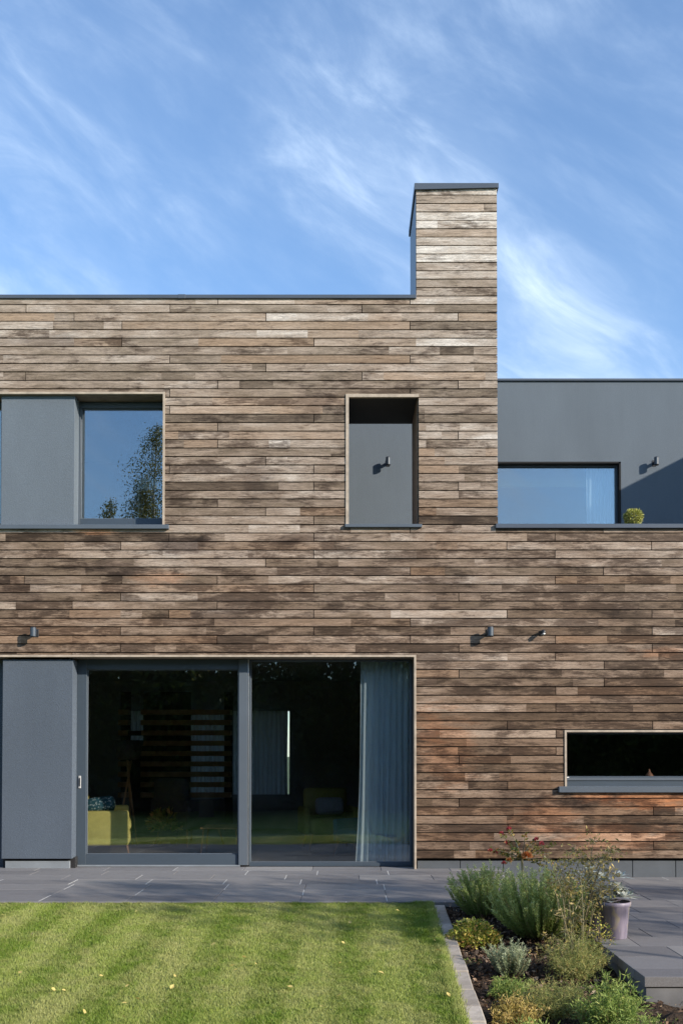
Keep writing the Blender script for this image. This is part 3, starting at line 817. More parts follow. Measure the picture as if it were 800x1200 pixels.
def tripod(loc):
    t = empty('tripod_lamp', loc); tag(t, 'floor lamp on crossed wooden legs behind the sliding door', 'lamp')
    for dx, dy in ((-.16, -.1), (.15, -.1), (.02, .18)):
        g = MB(); g.tube([(dx, dy, 0), (-dx*.22, -dy*.2, 1.25)], .014, 7); g.build('leg', M['wood'], t)
    g = MB(); g.lathe([(.10, 1.26), (.16, 1.27), (.22, 1.55), (.215, 1.55), (.155, 1.28)], n=24); g.build('shade', M['darkfab'], t)
tripod((S(151, 900, 3.2)[0], 3.2, -.012))
def armchair(loc, rz, mat, label, name='armchair', leg='wood', sc=1.0):
    t = empty(name, loc, rz); t.scale = (sc, sc, sc); tag(t, label, 'armchair')
    g = MB(); g.bbox(-.30, .30, -.30, .30, .22, .44, .06); g.build('seat', mat, t)
    g = MB(); g.bbox(-.32, .32, .22, .36, .30, .86, .06); g.build('backrest', mat, t)
    g = MB(); g.bbox(-.40, -.31, -.28, .34, .22, .60, .04); g.build('arm', mat, t)
    g = MB(); g.bbox(.31, .40, -.28, .34, .22, .60, .04); g.build('arm', mat, t)
    for a in (-1, 1):
        for b in (-1, 1):
            g = MB(); g.tube([(a*.27, b*.25, .23), (a*.33, b*.30, 0)], [.018, .012], 7); g.build('leg', M[leg], t)
    return t
armchair((S(385, 980, 2.6)[0], 2.6, -.012), .2, M['olive'], 'dim olive armchair in the middle of the room behind the fixed pane')
o = MB().bbox(-.20, .20, -.07, .07, -.12, .12, .05).build('cushion', M['greyfab']); o.location = (S(386, 940, 2.65)[0], 2.55, .60); o.rotation_euler = (-.2, 0, .2)
tag(o, 'grey cushion lying on the dim olive armchair', 'cushion')
armchair((S(222, 980, 3.3)[0], 3.3, -.012), 2.4, M['darkfab'], 'dark armchair in the shade behind the sliding door', sc=1.15)
armchair((S(422, 980, 1.5)[0], 1.7, -.012), -.9, M['tealfab'], 'blue chair with thin pale legs beside the curtain', 'chair', sc=.8)
tb = empty('coffee_table', (S(258, 985, 2.0)[0], 2.2, -.012)); tag(tb, 'low wooden coffee table beside the door mullion', 'table')
g = MB(); g.bbox(-.26, .26, -.3, .3, .33, .355, .006); g.build('tabletop', M['wood'], tb)
for a in (-1, 1):
    for b in (-1, 1):
        g = MB(); g.tube([(a*.22, b*.25, .33), (a*.25, b*.28, 0)], [.014, .01], 6); g.build('leg', M['wood'], tb)
# house plant on the floor
def houseplant(loc):
    t = empty('house_plant', loc); tag(t, 'leafy house plant on the floor between sofa and dark armchair', 'plant')
    g = MB(); g.lathe([(.001, 0), (.11, 0), (.15, .26), (.135, .26), (.125, .22), (.001, .22)]); g.build('pot', M['darkfab'], t)
    n = 500; a = rng.random(n)*2*PI; el = rng.random(n)*1.2+.1; r = rng.random(n)**.5*.28
    D = np.stack([np.cos(a)*np.cos(el), np.sin(a)*np.cos(el), np.sin(el)], 1)
    leaves('foliage', D*r[:, None] + np.array([0, 0, .24]), D + rng.normal(0, .3, (n, 3)), .11, .045, M['roseleaf'], t)
houseplant((S(196, 990, 2.9)[0], 3.0, -.012))
# shelf unit in the upper room
shf = empty('shelving_unit', (S(178, 570, 1.2)[0], 1.2, 2.9)); tag(shf, 'white shelf unit standing inside the upper left window', 'shelf')
zt_ = SZ(561, 1.2) - 2.9
g = MB(); g.bbox(-.18, .25, 0, .3, zt_ - .14, zt_, .004); g.build('shelf', M['white'], shf)
g = MB(); g.bbox(-.18, -.165, 0, .3, 0, zt_ - .141, .003); g.build('side_panel', M['white'], shf)
g = MB(); g.bbox(.235, .25, 0, .3, 0, zt_ - .141, .003); g.build('side_panel', M['white'], shf)
# small tan object behind the low window, on the inner ledge
g = MB(); g.box(OP_LOW[0], OP_LOW[1], .262, .50, OP_LOW[2] + .10, OP_LOW[2] + .125); g.build('inner_ledge', M['indoor'], house)
oz = OP_LOW[2] + .125
g = MB(); g.lathe([(.001, 0), (.048, 0), (.05, .02), (.03, .045), (.018, .06), (.012, .085), (.001, .10)]); o = g.build('tan_object', M['tan_piece']); o.location = (S(760, 903, .36)[0], .36, oz)
tag(o, 'small tan object on the ledge behind the low window', 'tan_object')

# ------------------------------------------------------------------ wall lights
def wall_light(x, z, y, label, r=.033, h=.12, off=.115, grp='cylindrical wall lights'):
    t = empty('wall_light', (x, y, z)); tag(t, label, 'wall light', grp)
    g = MB(); g.lathe([(.001, -h/2), (r-.004, -h/2), (r, -h/2+.004), (r, h/2-.004), (r-.004, h/2), (.001, h/2)], (0, -off, 0), 20); g.build('body', M['fitting'], t)
    g = MB(); g.bbox(-.012, .012, -off + r - .004, -.006, -.022, .022, .003); g.build('bracket', M['fitting'], t)
    g = MB(); g.bbox(-.03, .03, -.007, .0, -.045, .045, .002); g.build('back_plate', M['fitting'], t)
    g = MB(); g.lathe([(r+.001, -h/2+.012), (r+.001, h/2-.012)], (0, -off, 0), 20); g.build('rim', M['metal'], t)
    return t
for (px, py, Y, lab) in [(40, 741, -.004, 'dark wall light on the boards above the lower grey panel'), (574, 740.5, -.004, 'larger dark wall light of the two on the boards right of the chimney line'),
                    (454.5, 541, YB, 'dark wall light on the grey wall seen through the opening'), (768, 541, YB, 'dark wall light on the grey wall above the triangular shadow')]:
    x, z = S(px, py, Y - .09); wall_light(x, z, Y, lab)
x, z = S(636, 741, -.06)
t = empty('wall_sensor', (x, -.004, z)); tag(t, 'small dark sensor with painted white glint at its tip on the boards above the low window', 'sensor')
g = MB(); g.bbox(-.022, .022, -.012, 0, -.03, .03, .002); g.build('back_plate', M['fitting'], t)
g = MB(); g.tube([(0, -.012, .012), (0, -.06, .012), (0, -.10, -.01)], [.014, .022, .024], 12); g.build('body', M['fitting'], t)
g = MB(); g.lathe([(.001, -.018), (.014, -.012), (.018, 0), (.001, .004)], (0, -.095, -.015), 14); g.build('lens', M['white'], t)  # white tip stands in for a glint on the fitting

# ------------------------------------------------------------------ plants
def shrub_stems(n, rx, ry, h, spread=.35, seed=1, hvar=.25, curve=.1):
    r = np.random.default_rng(seed)
    a = r.random(n)*2*PI; q = r.random(n)**.5
    bx = np.cos(a)*q*rx*.62; by = np.sin(a)*q*ry*.62
    hh = h*(1 - .42*q**2.2)*(1 - hvar*r.random(n))
    tx = bx*(1+spread) + r.normal(0, .03, n) + np.cos(a)*q*rx*.22; ty = by*(1+spread) + r.normal(0, .03, n) + np.sin(a)*q*ry*.22
    P0 = np.stack([bx*.5, by*.5, np.zeros(n)], 1); P1 = np.stack([bx*1.3, by*1.3, hh*.45], 1); P2 = np.stack([tx, ty, hh], 1)
    return P0, P1, P2
def bez(P0, P1, P2, t):
    t = t[..., None]; return (1-t)**2*P0[:, None] + 2*t*(1-t)*P1[:, None] + t**2*P2[:, None]
def needle_bush(name, loc, rx, ry, h, n, per, L, W, mat, label, cat, seed, tlow=.12, up=.8, spread=.3, hvar=.25):
    r = np.random.default_rng(seed)
    t_ = empty(name, loc); tag(t_, label, cat)
    P0, P1, P2 = shrub_stems(n, rx, ry, h, spread, seed, hvar)
    g = MB()
    for i in range(0, n, 2):
        pts = bez(P0[i:i+1], P1[i:i+1], P2[i:i+1], np.array([[0, .33, .66, .97]]))[0]
        g.tube([tuple(p) for p in pts], [.004, .003, .0022, .001], 4, (random.random(),)*3, False)
    g.build('stem', M['dry'], t_)
    t = tlow + (1-tlow)*r.random((n, per)); B = bez(P0, P1, P2, t)
    B2 = bez(P0, P1, P2, np.minimum(t+.04, 1.05)); D = norm((B2-B).reshape(-1, 3))
    rad = r.normal(size=D.shape); rad = norm(rad - D*np.sum(rad*D, 1, keepdims=True))
    DD = D*up + rad*(1.05-up*.35)
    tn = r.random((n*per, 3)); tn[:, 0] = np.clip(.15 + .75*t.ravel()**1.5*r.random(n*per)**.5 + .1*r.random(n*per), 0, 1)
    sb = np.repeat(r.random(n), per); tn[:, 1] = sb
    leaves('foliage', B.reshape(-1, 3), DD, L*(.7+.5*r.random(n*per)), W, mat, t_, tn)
    return t_
needle_bush('rosemary_bush', (1.22, -2.95, bed_z(-2.9)), .32, .26, .50, 160, 160, .026, .0052, M['rosemary'], 'upright rosemary bush nearest the terrace at the head of the bed', 'shrub', 3, hvar=.3)
needle_bush('rosemary_bush', (1.60, -3.62, bed_z(-3.6)), .46, .42, .62, 330, 180, .026, .0052, M['rosemary'], 'largest rosemary bush in the middle of the planting bed', 'shrub', 4, hvar=.35)
needle_bush('lavender_plant', (1.17, -4.65, bed_z(-4.6)), .17, .14, .27, 80, 110, .022, .004, M['rosemary_pale'], 'small pale lavender tuft in front of the large rosemary', 'plant', 5)

def frond_plant(name, loc, rx, ry, h, n, mat, label, cat, seed, per=26, sub=10, L=.05, W=.0028, arch=.5):
    """feathery plant: stems carrying sprays of thread leaves"""
    r = np.random.default_rng(seed); t_ = empty(name, loc); tag(t_, label, cat)
    P0, P1, P2 = shrub_stems(n, rx, ry, h, .5, seed, .4)
    P2[:, 2] -= arch*.25*h*np.linalg.norm(P2[:, :2], axis=1)/max(rx, ry)
    g = MB()
    for i in range(n):
        pts = bez(P0[i:i+1], P1[i:i+1], P2[i:i+1], np.array([[0, .33, .66, 1.0]]))[0]
        g.tube([tuple(p) for p in pts], [.0035, .003, .002, .001], 4, (random.random(),)*3, False)
    g.build('stem', M['dry'], t_)
    t = .15 + .85*r.random((n, per)); B = bez(P0, P1, P2, t).reshape(-1, 3)
    dirs = norm(r.normal(size=B.shape) + np.array([0, 0, .5]))
    s = r.random((len(B), sub)); LL = L*1.7*(.5+r.random(len(B)))[:, None, None]
    B2 = (B[:, None] + dirs[:, None]*LL*s[..., None]).reshape(-1, 3)
    DD = norm(np.repeat(dirs, sub, 0)*.8 + r.normal(size=B2.shape)*.55)
    tn = r.random((len(B2), 3)); tn[:, 0] = np.clip(np.repeat(r.random(len(B)), sub)*.6 + .4*r.random(len(B2)), 0, 1)
    leaves('foliage', B2, DD, L*.55*(.5+r.random(len(B2))), W, mat, t_, tn)
    return t_
def gp(px, py, y):      # point on the bed under a photo pixel column, at depth y
    return (S(px, py, y)[0], y, bed_z(y))
frond_plant('fennel_plant', gp(676, 1130, -4.65), .20, .24, .34, 50, M['fennel'], 'yellowing feathery fennel leaning against the patio slab edge', 'plant', 21)
frond_plant('fennel_plant', gp(652, 1170, -5.45), .19, .20, .24, 42, M['fennel'], 'low yellow green fennel between kerb and patio corner', 'plant', 22)
frond_plant('feathery_plant', gp(716, 1190, -5.75), .18, .16, .36, 44, M['feather'], 'bright green feathery plant in front of the patio corner', 'plant', 23, W=.006, L=.055, sub=8)
frond_plant('feathery_plant', gp(628, 1195, -6.20), .15, .13, .22, 30, M['feather'], 'bright green feathery plant at the bottom edge left of the patio corner', 'plant', 24, W=.006, L=.055, sub=8)
frond_plant('creeping_plant', gp(604, 1185, -5.6), .15, .17, .15, 26, M['rust'], 'rusty creeping plant beside the kerb at the front of the bed', 'plant', 25, W=.007, L=.042, sub=8)
frond_plant('feathery_plant', gp(598, 1150, -5.1), .14, .14, .14, 20, M['feather'], 'low green tuft close to the kerb below the lavender', 'plant', 26, W=.0045, L=.035)
frond_plant('feathery_plant', gp(748, 1195, -6.05), .15, .12, .22, 26, M['feather'], 'green feathery tuft at the bottom edge under the block wall', 'plant', 28, W=.0045, L=.04)
frond_plant('fennel_plant', gp(610, 1200, -6.5), .22, .16, .20, 30, M['fennel'], 'sprawling fennel at the bottom edge beside the kerb', 'plant', 29)

def broad_plant(name, loc, rx, ry, h, n, L, W, mat, label, seed, cat='plant'):
    r = np.random.default_rng(seed); t_ = empty(name, loc); tag(t_, label, cat)
    a = r.random(n)*2*PI; q = r.random(n)**.5; z = h*(1-q**2*.7)*r.random(n)**.6
    B = np.stack([np.cos(a)*q*rx, np.sin(a)*q*ry, z], 1)
    D = np.stack([np.cos(a)*.8, np.sin(a)*.8, .35+r.random(n)], 1) + r.normal(0, .45, (n, 3))
    Sd = np.cross(D, np.array([0, 0, 1.0])) + r.normal(0, .3, (n, 3))
    tn = r.random((n, 3))
    leaves('foliage', B, D, L*(.6+.6*r.random(n)), W, mat, t_, tn, Sd, .5, .15)
    g = MB()
    for i in range(14):
        k = r.integers(n); g.tube([(0, 0, 0), tuple(B[k]*np.array([.5, .5, .6])), tuple(B[k])], [.004, .003, .0015], 4, (.5,)*3, False)
    g.build('stem', M['dry'], t_); return t_
broad_plant('variegated_shrub', gp(554, 1090, -3.85), .22, .17, .22, 1500, .034, .022, M['variegated'], 'low yellow and green variegated shrub beside the kerb', 31, 'shrub')
broad_plant('variegated_shrub', gp(700, 1100, -4.05), .13, .16, .30, 420, .024, .013, M['variegated'], 'yellowing leafy plant between the large rosemary and the lilac pot', 32, 'shrub')
broad_plant('seedling', gp(553, 1118, -4.35), .06, .05, .05, 26, .035, .014, M['feather'], 'tiny green seedling in bare soil near the kerb', 33)

# rose bush
def rose():
    r = random.Random(5); y0 = -3.25; loc = gp(613, 1060, y0); t_ = empty('rose_bush', loc)
    tag(t_, 'thin rose bush with red buds and one orange bloom behind the rosemary', 'rose')
    def rel(px, py, dy=0.0):
        X, Z = S(px, py, y0+dy); return Vector((X-loc[0], dy, Z-loc[2]))
    fork = rel(611, 1006)
    g = MB(); base = Vector((0, 0, 0))
    g.tube([base, rel(613, 1040), fork], [.012, .011, .010], 8, (.75, .5, .5), False)
    B = []; D = []
    tips = [(596, 972, .1), (587, 977, -.05), (593, 986, .08), (628, 984, 0), (634, 988, -.1), (578, 998, .05), (590, 1012, -.08), (586, 999, .1), (574, 996, 0), (608, 1004, -.06), (645, 1000, .1), (660, 1012, -.05), (652, 990, 0), (615, 975, .12), (600, 995, -.12), (640, 1018, .02)]
    for (px, py, dy) in tips:
        e = rel(px, py, dy); m = (fork + e)/2 + Vector((r.uniform(-.03, .03), r.uniform(-.04, .04), r.uniform(0, .05)))
        pts = [(1-t)**2*fork + 2*t*(1-t)*m + t*t*e for t in (0, .25, .5, .75, 1)]
        g.tube(pts, [.0055, .0045, .0035, .0028, .002], 5, (r.random(),)*3, False)
        for k in range(22):
            t = r.uniform(.3, 1); p = (1-t)**2*fork + 2*t*(1-t)*m + t*t*e
            B.append(tuple(p)); D.append((r.gauss(0, 1), r.gauss(0, 1), r.gauss(.2, .7)))
    g.build('stem', M['dry'], t_)
    B = np.array(B); D = np.array(D); leaves('foliage', B, D, .028+.018*rng.random(len(B)), .018, M['roseleaf'], t_)
    def bloom(p, s, mat, n=26):
        a = rng.random(n)*2*PI; el = rng.random(n)*1.4 - .1
        Dn = np.stack([np.cos(a)*np.cos(el), np.sin(a)*np.cos(el), np.sin(el)], 1)
        P = np.array(p)[None] + Dn*s*.15
        leaves('bloom', P, Dn + rng.normal(0, .2, (n, 3)), s*1.3, s*1.1, mat, t_, None, None, .6)
    for (px, py, dy, s) in [(596, 972, .1, .020), (587, 977, -.05, .018), (594, 988, .08, .020), (628, 984, 0, .018), (634, 989, -.1, .020), (574, 997, 0, .018), (580, 999, .05, .018), (588, 999, .1, .016), (590, 1012, -.08, .018)]:
        bloom(rel(px, py, dy), s, M['red'])
    bloom(rel(617, 1004, -.08), .036, M['orange'], 46); bloom(rel(596, 1009, -.06), .022, M['orange'], 24)
rose()
# dry umbels / spidery stems
def dry_plant():
    r = random.Random(8); y0 = -4.15; loc = gp(672, 1115, y0); t_ = empty('dried_fennel', loc)
    tag(t_, 'tangle of dried arching fennel stems with seed heads before the flower pots', 'plant')
    def rel(px, py, dy=0.0):
        X, Z = S(px, py, y0+dy); return Vector((X-loc[0], dy, Z-loc[2]))
    g = MB(); B = []; D = []
    tips = [(673, 998), (700, 1010), (688, 1022), (712, 998), (706, 1008), (655, 1020), (665, 1040), (645, 1035), (700, 1045), (680, 1005), (662, 1008), (640, 1006), (715, 1020), (676, 1075), (665, 1090), (695, 985), (655, 1110), (640, 1130)]
    for (px, py) in tips:
        dy = r.uniform(-.3, .25); e = rel(px, py, dy); b = Vector((r.uniform(-.06, .06), r.uniform(-.06, .06), 0))
        m = b*.4 + e*.6 + Vector((r.uniform(-.10, .10), r.uniform(-.08, .08), r.uniform(.05, .22)))
        P = lambda t: (1-t)**2*b + 2*t*(1-t)*m + t*t*e
        tn = (r.random(),)*3
        g.tube([P(k/8) for k in range(9)], [.0045, .0044, .004, .0038, .0036, .0034, .003, .0024, .0018], 5, tn, False)
        for k in range(5):
            t = r.uniform(.35, .95); p = P(t); d = Vector((r.gauss(0, 1), r.gauss(0, 1), r.gauss(.3, .6))).normalized(); l = r.uniform(.06, .18)
            q = p + d*l + Vector((0, 0, -.02)); g.tube([p, (p+q)/2 + Vector((0, 0, .01)), q], [.0018, .0014, .0009], 4, tn, False)
            for _ in range(7):
                dd = Vector((r.gauss(0, 1), r.gauss(0, 1), r.gauss(0, 1))).normalized(); B.append(tuple(q)); D.append(tuple(dd))
        for _ in range(22):
            dd = Vector((r.gauss(0, 1), r.gauss(0, 1), r.gauss(.4, .8))).normalized(); B.append(tuple(e)); D.append(tuple(dd))
    g.build('stem', M['dry'], t_)
    B = np.array(B); D = np.array(D); n = 1000; k = rng.integers(len(B), size=n); Bl = B[k] + rng.normal(0, .035, (n, 3)); Bl[:, 2] = np.maximum(Bl[:, 2], .05)
    leaves('leaf', Bl, rng.normal(size=(n, 3)), .026 + .022*rng.random(n), .015, M['rust'], t_)
    leaves('seed_head', B, D, .035+.03*rng.random(len(B)), .005, M['dry'], t_)
dry_plant()

# pots
def flower_pot(loc, r0, r1, h, mat, label, seed, sc=1.0, leafm='silverleaf', n=150, dens=.05):
    t = empty('flower_pot', loc); tag(t, label, 'flower pot')
    g = MB(); g.lathe([(.001, 0), (r0*.95, 0), (r0, .006), (r1*.93, h*.86), (r1, h*.885), (r1*1.03, h*.93), (r1*1.03, h), (r1*.95, h), (r1*.92, h*.88), (.001, h*.86)], n=32); g.build('pot', mat, t)
    r = np.random.default_rng(seed)
    # rosettes of broad pointed leaves
    B = []; D = []; L = []; T = []
    for k in range(15):
        c = np.array([r.normal(-.01, r1*.6), r.normal(0, r1*.5), h*.95 + abs(r.normal(.05, .07))])
        tone = r.random()
        for j in range(14):
            a = j*2.4; el = -.05 + j/14*1.3
            B.append(c); D.append([math.cos(a)*math.cos(el), math.sin(a)*math.cos(el), math.sin(el)]); L.append(.115*(1 - j/24)*r.uniform(.8, 1.2)); T.append([min(1, max(0, tone*.6 + .4*r.random())), r.random(), 0])
    D = np.array(D); Sd = np.cross(D, [0, 0, 1.0])
    leaves('foliage', np.array(B), D, np.array(L), np.array(L)*.60, M[leafm], t, np.array(T), Sd, .55, .08)
    return t
py_ = -3.85
flower_pot((S(719, 1080, py_)[0], py_, -.0995), .098, .128, .290, M['pot'], 'lilac glazed pot with silvery leaved succulents on the patio corner', 41)
flower_pot((S(691, 1080, py_+.25)[0] + .03, py_ + .34, -.0995), .095, .128, .27, M['pot_dark'], 'dark pot of leafy plants behind the lilac pot', 42)
broad_plant('potted_herb', (S(684, 1060, -3.3)[0] + .02, -3.20, -.0995 + .001), .16, .14, .44, 420, .055, .026, M['silverleaf'], 'grey leaved plant standing behind the dark pot', 44)
# balcony ball and the small weed behind the opening's sill
tp = empty('clipped_shrub', (S(741.5, 606, .62)[0], .62, 2.98)); tag(tp, 'round yellow green clipped ball plant showing over the balcony parapet', 'shrub')
zc = SZ(606.5, .62) - 2.98
g = MB(); g.lathe([(.001, 0), (.13, 0), (.17, .42), (.155, .42), (.14, .36), (.001, .36)]); g.build('pot', M['pot_dark'], tp)
g = MB(); g.tube([(0, 0, .36), (0.01, 0, zc)], .014, 8); g.build('trunk', M['bark'], tp)
n = 1500; d = norm(rng.normal(size=(n, 3))); rr = .10*(.45+.55*rng.random(n)**.5)*(1 + .12*np.sin(d[:, 0]*7 + 1)*np.sin(d[:, 2]*6))
tn = rng.random((n, 3)); tn[:, 0] = .3 + .7*rng.random(n)
leaves('foliage', d*rr[:, None]*np.array([1, 1, .88]) + np.array([.0, 0, zc]), d + rng.normal(0, .40, (n, 3)), .040, .012, M['mossy'], tp, tn)
broad_plant('sill_weed', (S(419, 612, .45)[0], .45, SZ(614.8)), .05, .02, .075, 60, .022, .008, M['mossy'], 'small pale weed growing at the left of the balcony opening', 46)

# fallen leaves on lawn and paving
def leaf_mesh():
    g = MB(); pts = [(-.020, 0, 0), (-.010, .011, .003), (.003, .013, .004), (.020, 0, .001), (.003, -.013, .003), (-.010, -.011, .004), (0, 0, -.001)]
    g.add(pts, [(0, 6, 1), (1, 6, 2), (2, 6, 3), (3, 6, 4), (4, 6, 5), (5, 6, 0)], (.5, .2, .5)); return g.build('fallen_leaf', M['fallen'])
lf = leaf_mesh(); tag(lf, 'small yellow birch leaf fallen on the short grass', 'leaf', 'yellow leaves scattered over the lawn')
rl = random.Random(12); pix = [(160, 1056+0.5*30), (178, 1081), (272, 1135), (276, 1140), (286, 1125), (143, 1160), (149, 1159), (63, 1163), (75, 1164), (202, 1160), (146, 1179), (161, 1174), (145, 1195), (119, 1147), (4, 1075), (38, 1098), (24, 1143), (398, 1132), (410, 1084), (404, 1174), (397, 1170), (378, 1108), (402, 1108), (509, 1105), (514, 1117), (525, 1169), (300, 1133), (377, 1183), (99, 1189), (250, 1110), (205, 1147), (466, 1070), (446, 1143), (340, 1160)]
for i, (px, py) in enumerate(pix):
    o = lf if i == 0 else lf.copy()
    if i: C.objects.link(o)
    y = -3.0
    for _ in range(8):      # where the sight line meets the lawn
        zt_ = lawn_z(y); d_ = F*(CAM_Z - zt_)/(py - 880.0); y = d_ - 12.0
    y = min(y, -2.75)
    o.location = (S(px, py, y)[0], y, lawn_z(y) + .030); o.rotation_euler = (rl.uniform(-.7, .9), rl.uniform(-.6, .6), rl.uniform(0, 6.3))
    s_ = rl.uniform(.7, 1.15); o.scale = (s_, s_, s_)

# ------------------------------------------------------------------ trees behind the viewpoint and to the right
def tree(name, loc, h, cr, trunk, n, leafL, leafm, barkm, label, seed, cz0=.3, slim=False, grp=None, dens=.9):
    r = random.Random(seed); R = np.random.default_rng(seed)
    t_ = empty(name, loc); tag(t_, label, 'tree', grp)
    g = MB(); top = Vector((r.uniform(-.3, .3), r.uniform(-.3, .3), h*.92))
    P = lambda t: Vector((top.x*t*t + .15*math.sin(3*t+seed), top.y*t*t + .1*math.cos(4*t+seed), top.z*t))
    K = 10; g.tube([P(k/K) for k in range(K+1)], [trunk*(1-.9*k/K) for k in range(K+1)], 8)
    tips = []
    nl = 34 if not slim else 40
    for k in range(nl):
        t = cz0 + (1-cz0)*(k+.5)/nl; b = P(t); a = k*2.4 + r.uniform(-.4, .4)
        prof = math.sin(PI*min(1, ((t-cz0)/(1-cz0))*.85+.12))
        ln = cr*prof*r.uniform(.65, 1.1)
        e = b + Vector((math.cos(a)*ln, math.sin(a)*ln, ln*(.35 if not slim else .7) + r.uniform(-.2, .2)))
        m = (b+e)/2 + Vector((0, 0, ln*.12))
        g.tube([b, m, e], [trunk*.28*(1-t*.6), trunk*.16*(1-t*.6), trunk*.04], 5, cap=False)
        for q in range(4):
            s = r.uniform(.4, 1.0); p = b.lerp(e, s); tips.append((p, ln*.34 + .18))
    g.build('trunk', barkm, t_)
    idx = R.integers(len(tips), size=n); c = np.array([tuple(tips[i][0]) for i in range(len(tips))]); rad = np.array([tips[i][1] for i in range(len(tips))])
    off = R.normal(size=(n, 3)) * rad[idx][:, None]*.55; off[:, 2] *= .75
    if slim: off[:, 2] -= np.abs(R.normal(size=n))*.45
    B = c[idx] + off
    leaves('crown', B, R.normal(size=(n, 3)) + np.array([0, 0, -.3]), leafL*(.6+.8*R.random(n)), leafL*.62, leafm, t_, R.random((n, 3)))
    return t_
yb = -26; gz = lawn_z(-20)
def vp(px, py): return S(px, py, 26.5)      # mirror position in the glass -> place behind the viewpoint
for (px, py, cr, tr, n_, sd, lab) in [(179, 470, 1.35, .15, 13000, 61, 'tallest birch reflected in the upper left window'), (158, 538, 1.15, .12, 9000, 62, 'middle birch reflected low in the upper left window'),
                                 (128, 566, 1.05, .11, 8000, 63, 'shortest birch reflected at the left of the upper window'), (170, 545, 1.1, .12, 8000, 67, 'birch standing just beside the tallest one behind the lawn')]:
    X, Z = vp(px, py); tree('birch_tree', (X, -26, gz), Z - gz + .5, cr*.9, tr, int(n_*.75), .080, M['leaf_birch'], M['birchbark'], lab, sd, .35, True)
base = None; rr_ = random.Random(3)
for i in range(15):
    x = -15 + i*2.75 + rr_.uniform(-.5, .5)
    if base is None:
        base = tree('garden_tree', (x, yb + 3, gz), 7.6, 2.5, .22, 16000, .17, M['leaf_dark'], M['bark'], 'broad dark tree in the row behind the lawn seen only as a reflection', 64, .12, grp='dark trees behind the lawn'); o = base
    else: o = copy_tree(base)
    o.location = (x, yb + 8.3 + rr_.uniform(-.9, .9), gz); o.rotation_euler = (0, 0, rr_.uniform(0, 6.3)); s = rr_.uniform(.84, 1.0); o.scale = (s*1.1, s*1.1, s)
# hedge
R = np.random.default_rng(9); n = 60000
hd = empty('hedge', (0, -20.6, gz)); tag(hd, 'long dark clipped hedge closing the garden behind the lawn', 'hedge')
g = MB(); g.bbox(-30, 30, -.5, .5, 0, 4.2, .1); g.build('branches', M['bark'], hd)
B = np.stack([R.random(n)*60-30, .45+.35*R.random(n), R.random(n)*4.6], 1); leaves('foliage', B, R.normal(size=(n, 3)), .16, .10, M['leaf_dark'], hd)
# slender tree right of the picture, throws the streaks on the paving
for (tx, ty, th, sd, lab) in [(8.3, -8.7, 6.2, 65, 'slender young tree nearest the patio on the right, outside the picture'), (10.9, -8.9, 6.5, 66, 'middle one of three slender young trees right of the patio'), (13.4, -8.6, 6.3, 68, 'farthest of three slender young trees right of the patio')]:
    tree('garden_tree', (tx, ty, gz), th, 1.15, .06, 1500, .10, M['leaf_dark'], M['bark'], lab, sd, .70)

# ------------------------------------------------------------------ light, sky
SUN = Vector((1.40, -1.0, .72))
el = math.atan2(SUN.z, math.hypot(SUN.x, SUN.y)); az = math.atan2(SUN.x, SUN.y)
sl = bpy.data.lights.new('sun', 'SUN'); sl.energy = 5.0; sl.angle = math.radians(.53); sl.color = (1, .90, .77)
so = bpy.data.objects.new('sun', sl); C.objects.link(so); so.rotation_euler = SUN.to_track_quat('Z', 'Y').to_euler(); so.location = (20, -20, 20)
w = bpy.data.worlds.new('World'); bpy.context.scene.world = w; w.use_nodes = True
t = w.node_tree; t.nodes.clear()
out = t.nodes.new('ShaderNodeOutputWorld'); bg = t.nodes.new('ShaderNodeBackground'); sky = t.nodes.new('ShaderNodeTexSky')
sky.sky_type = 'NISHITA'; sky.sun_disc = False; sky.sun_elevation = el; sky.sun_rotation = az
sky.air_density = 1.0; sky.dust_density = .35; sky.ozone_density = 1.6; sky.altitude = 100
bg.inputs[1].default_value = .122
def wn(typ): return t.nodes.new(typ)
tc = wn('ShaderNodeTexCoord'); sep = wn('ShaderNodeSeparateXYZ'); t.links.new(tc.outputs['Generated'], sep.inputs[0])
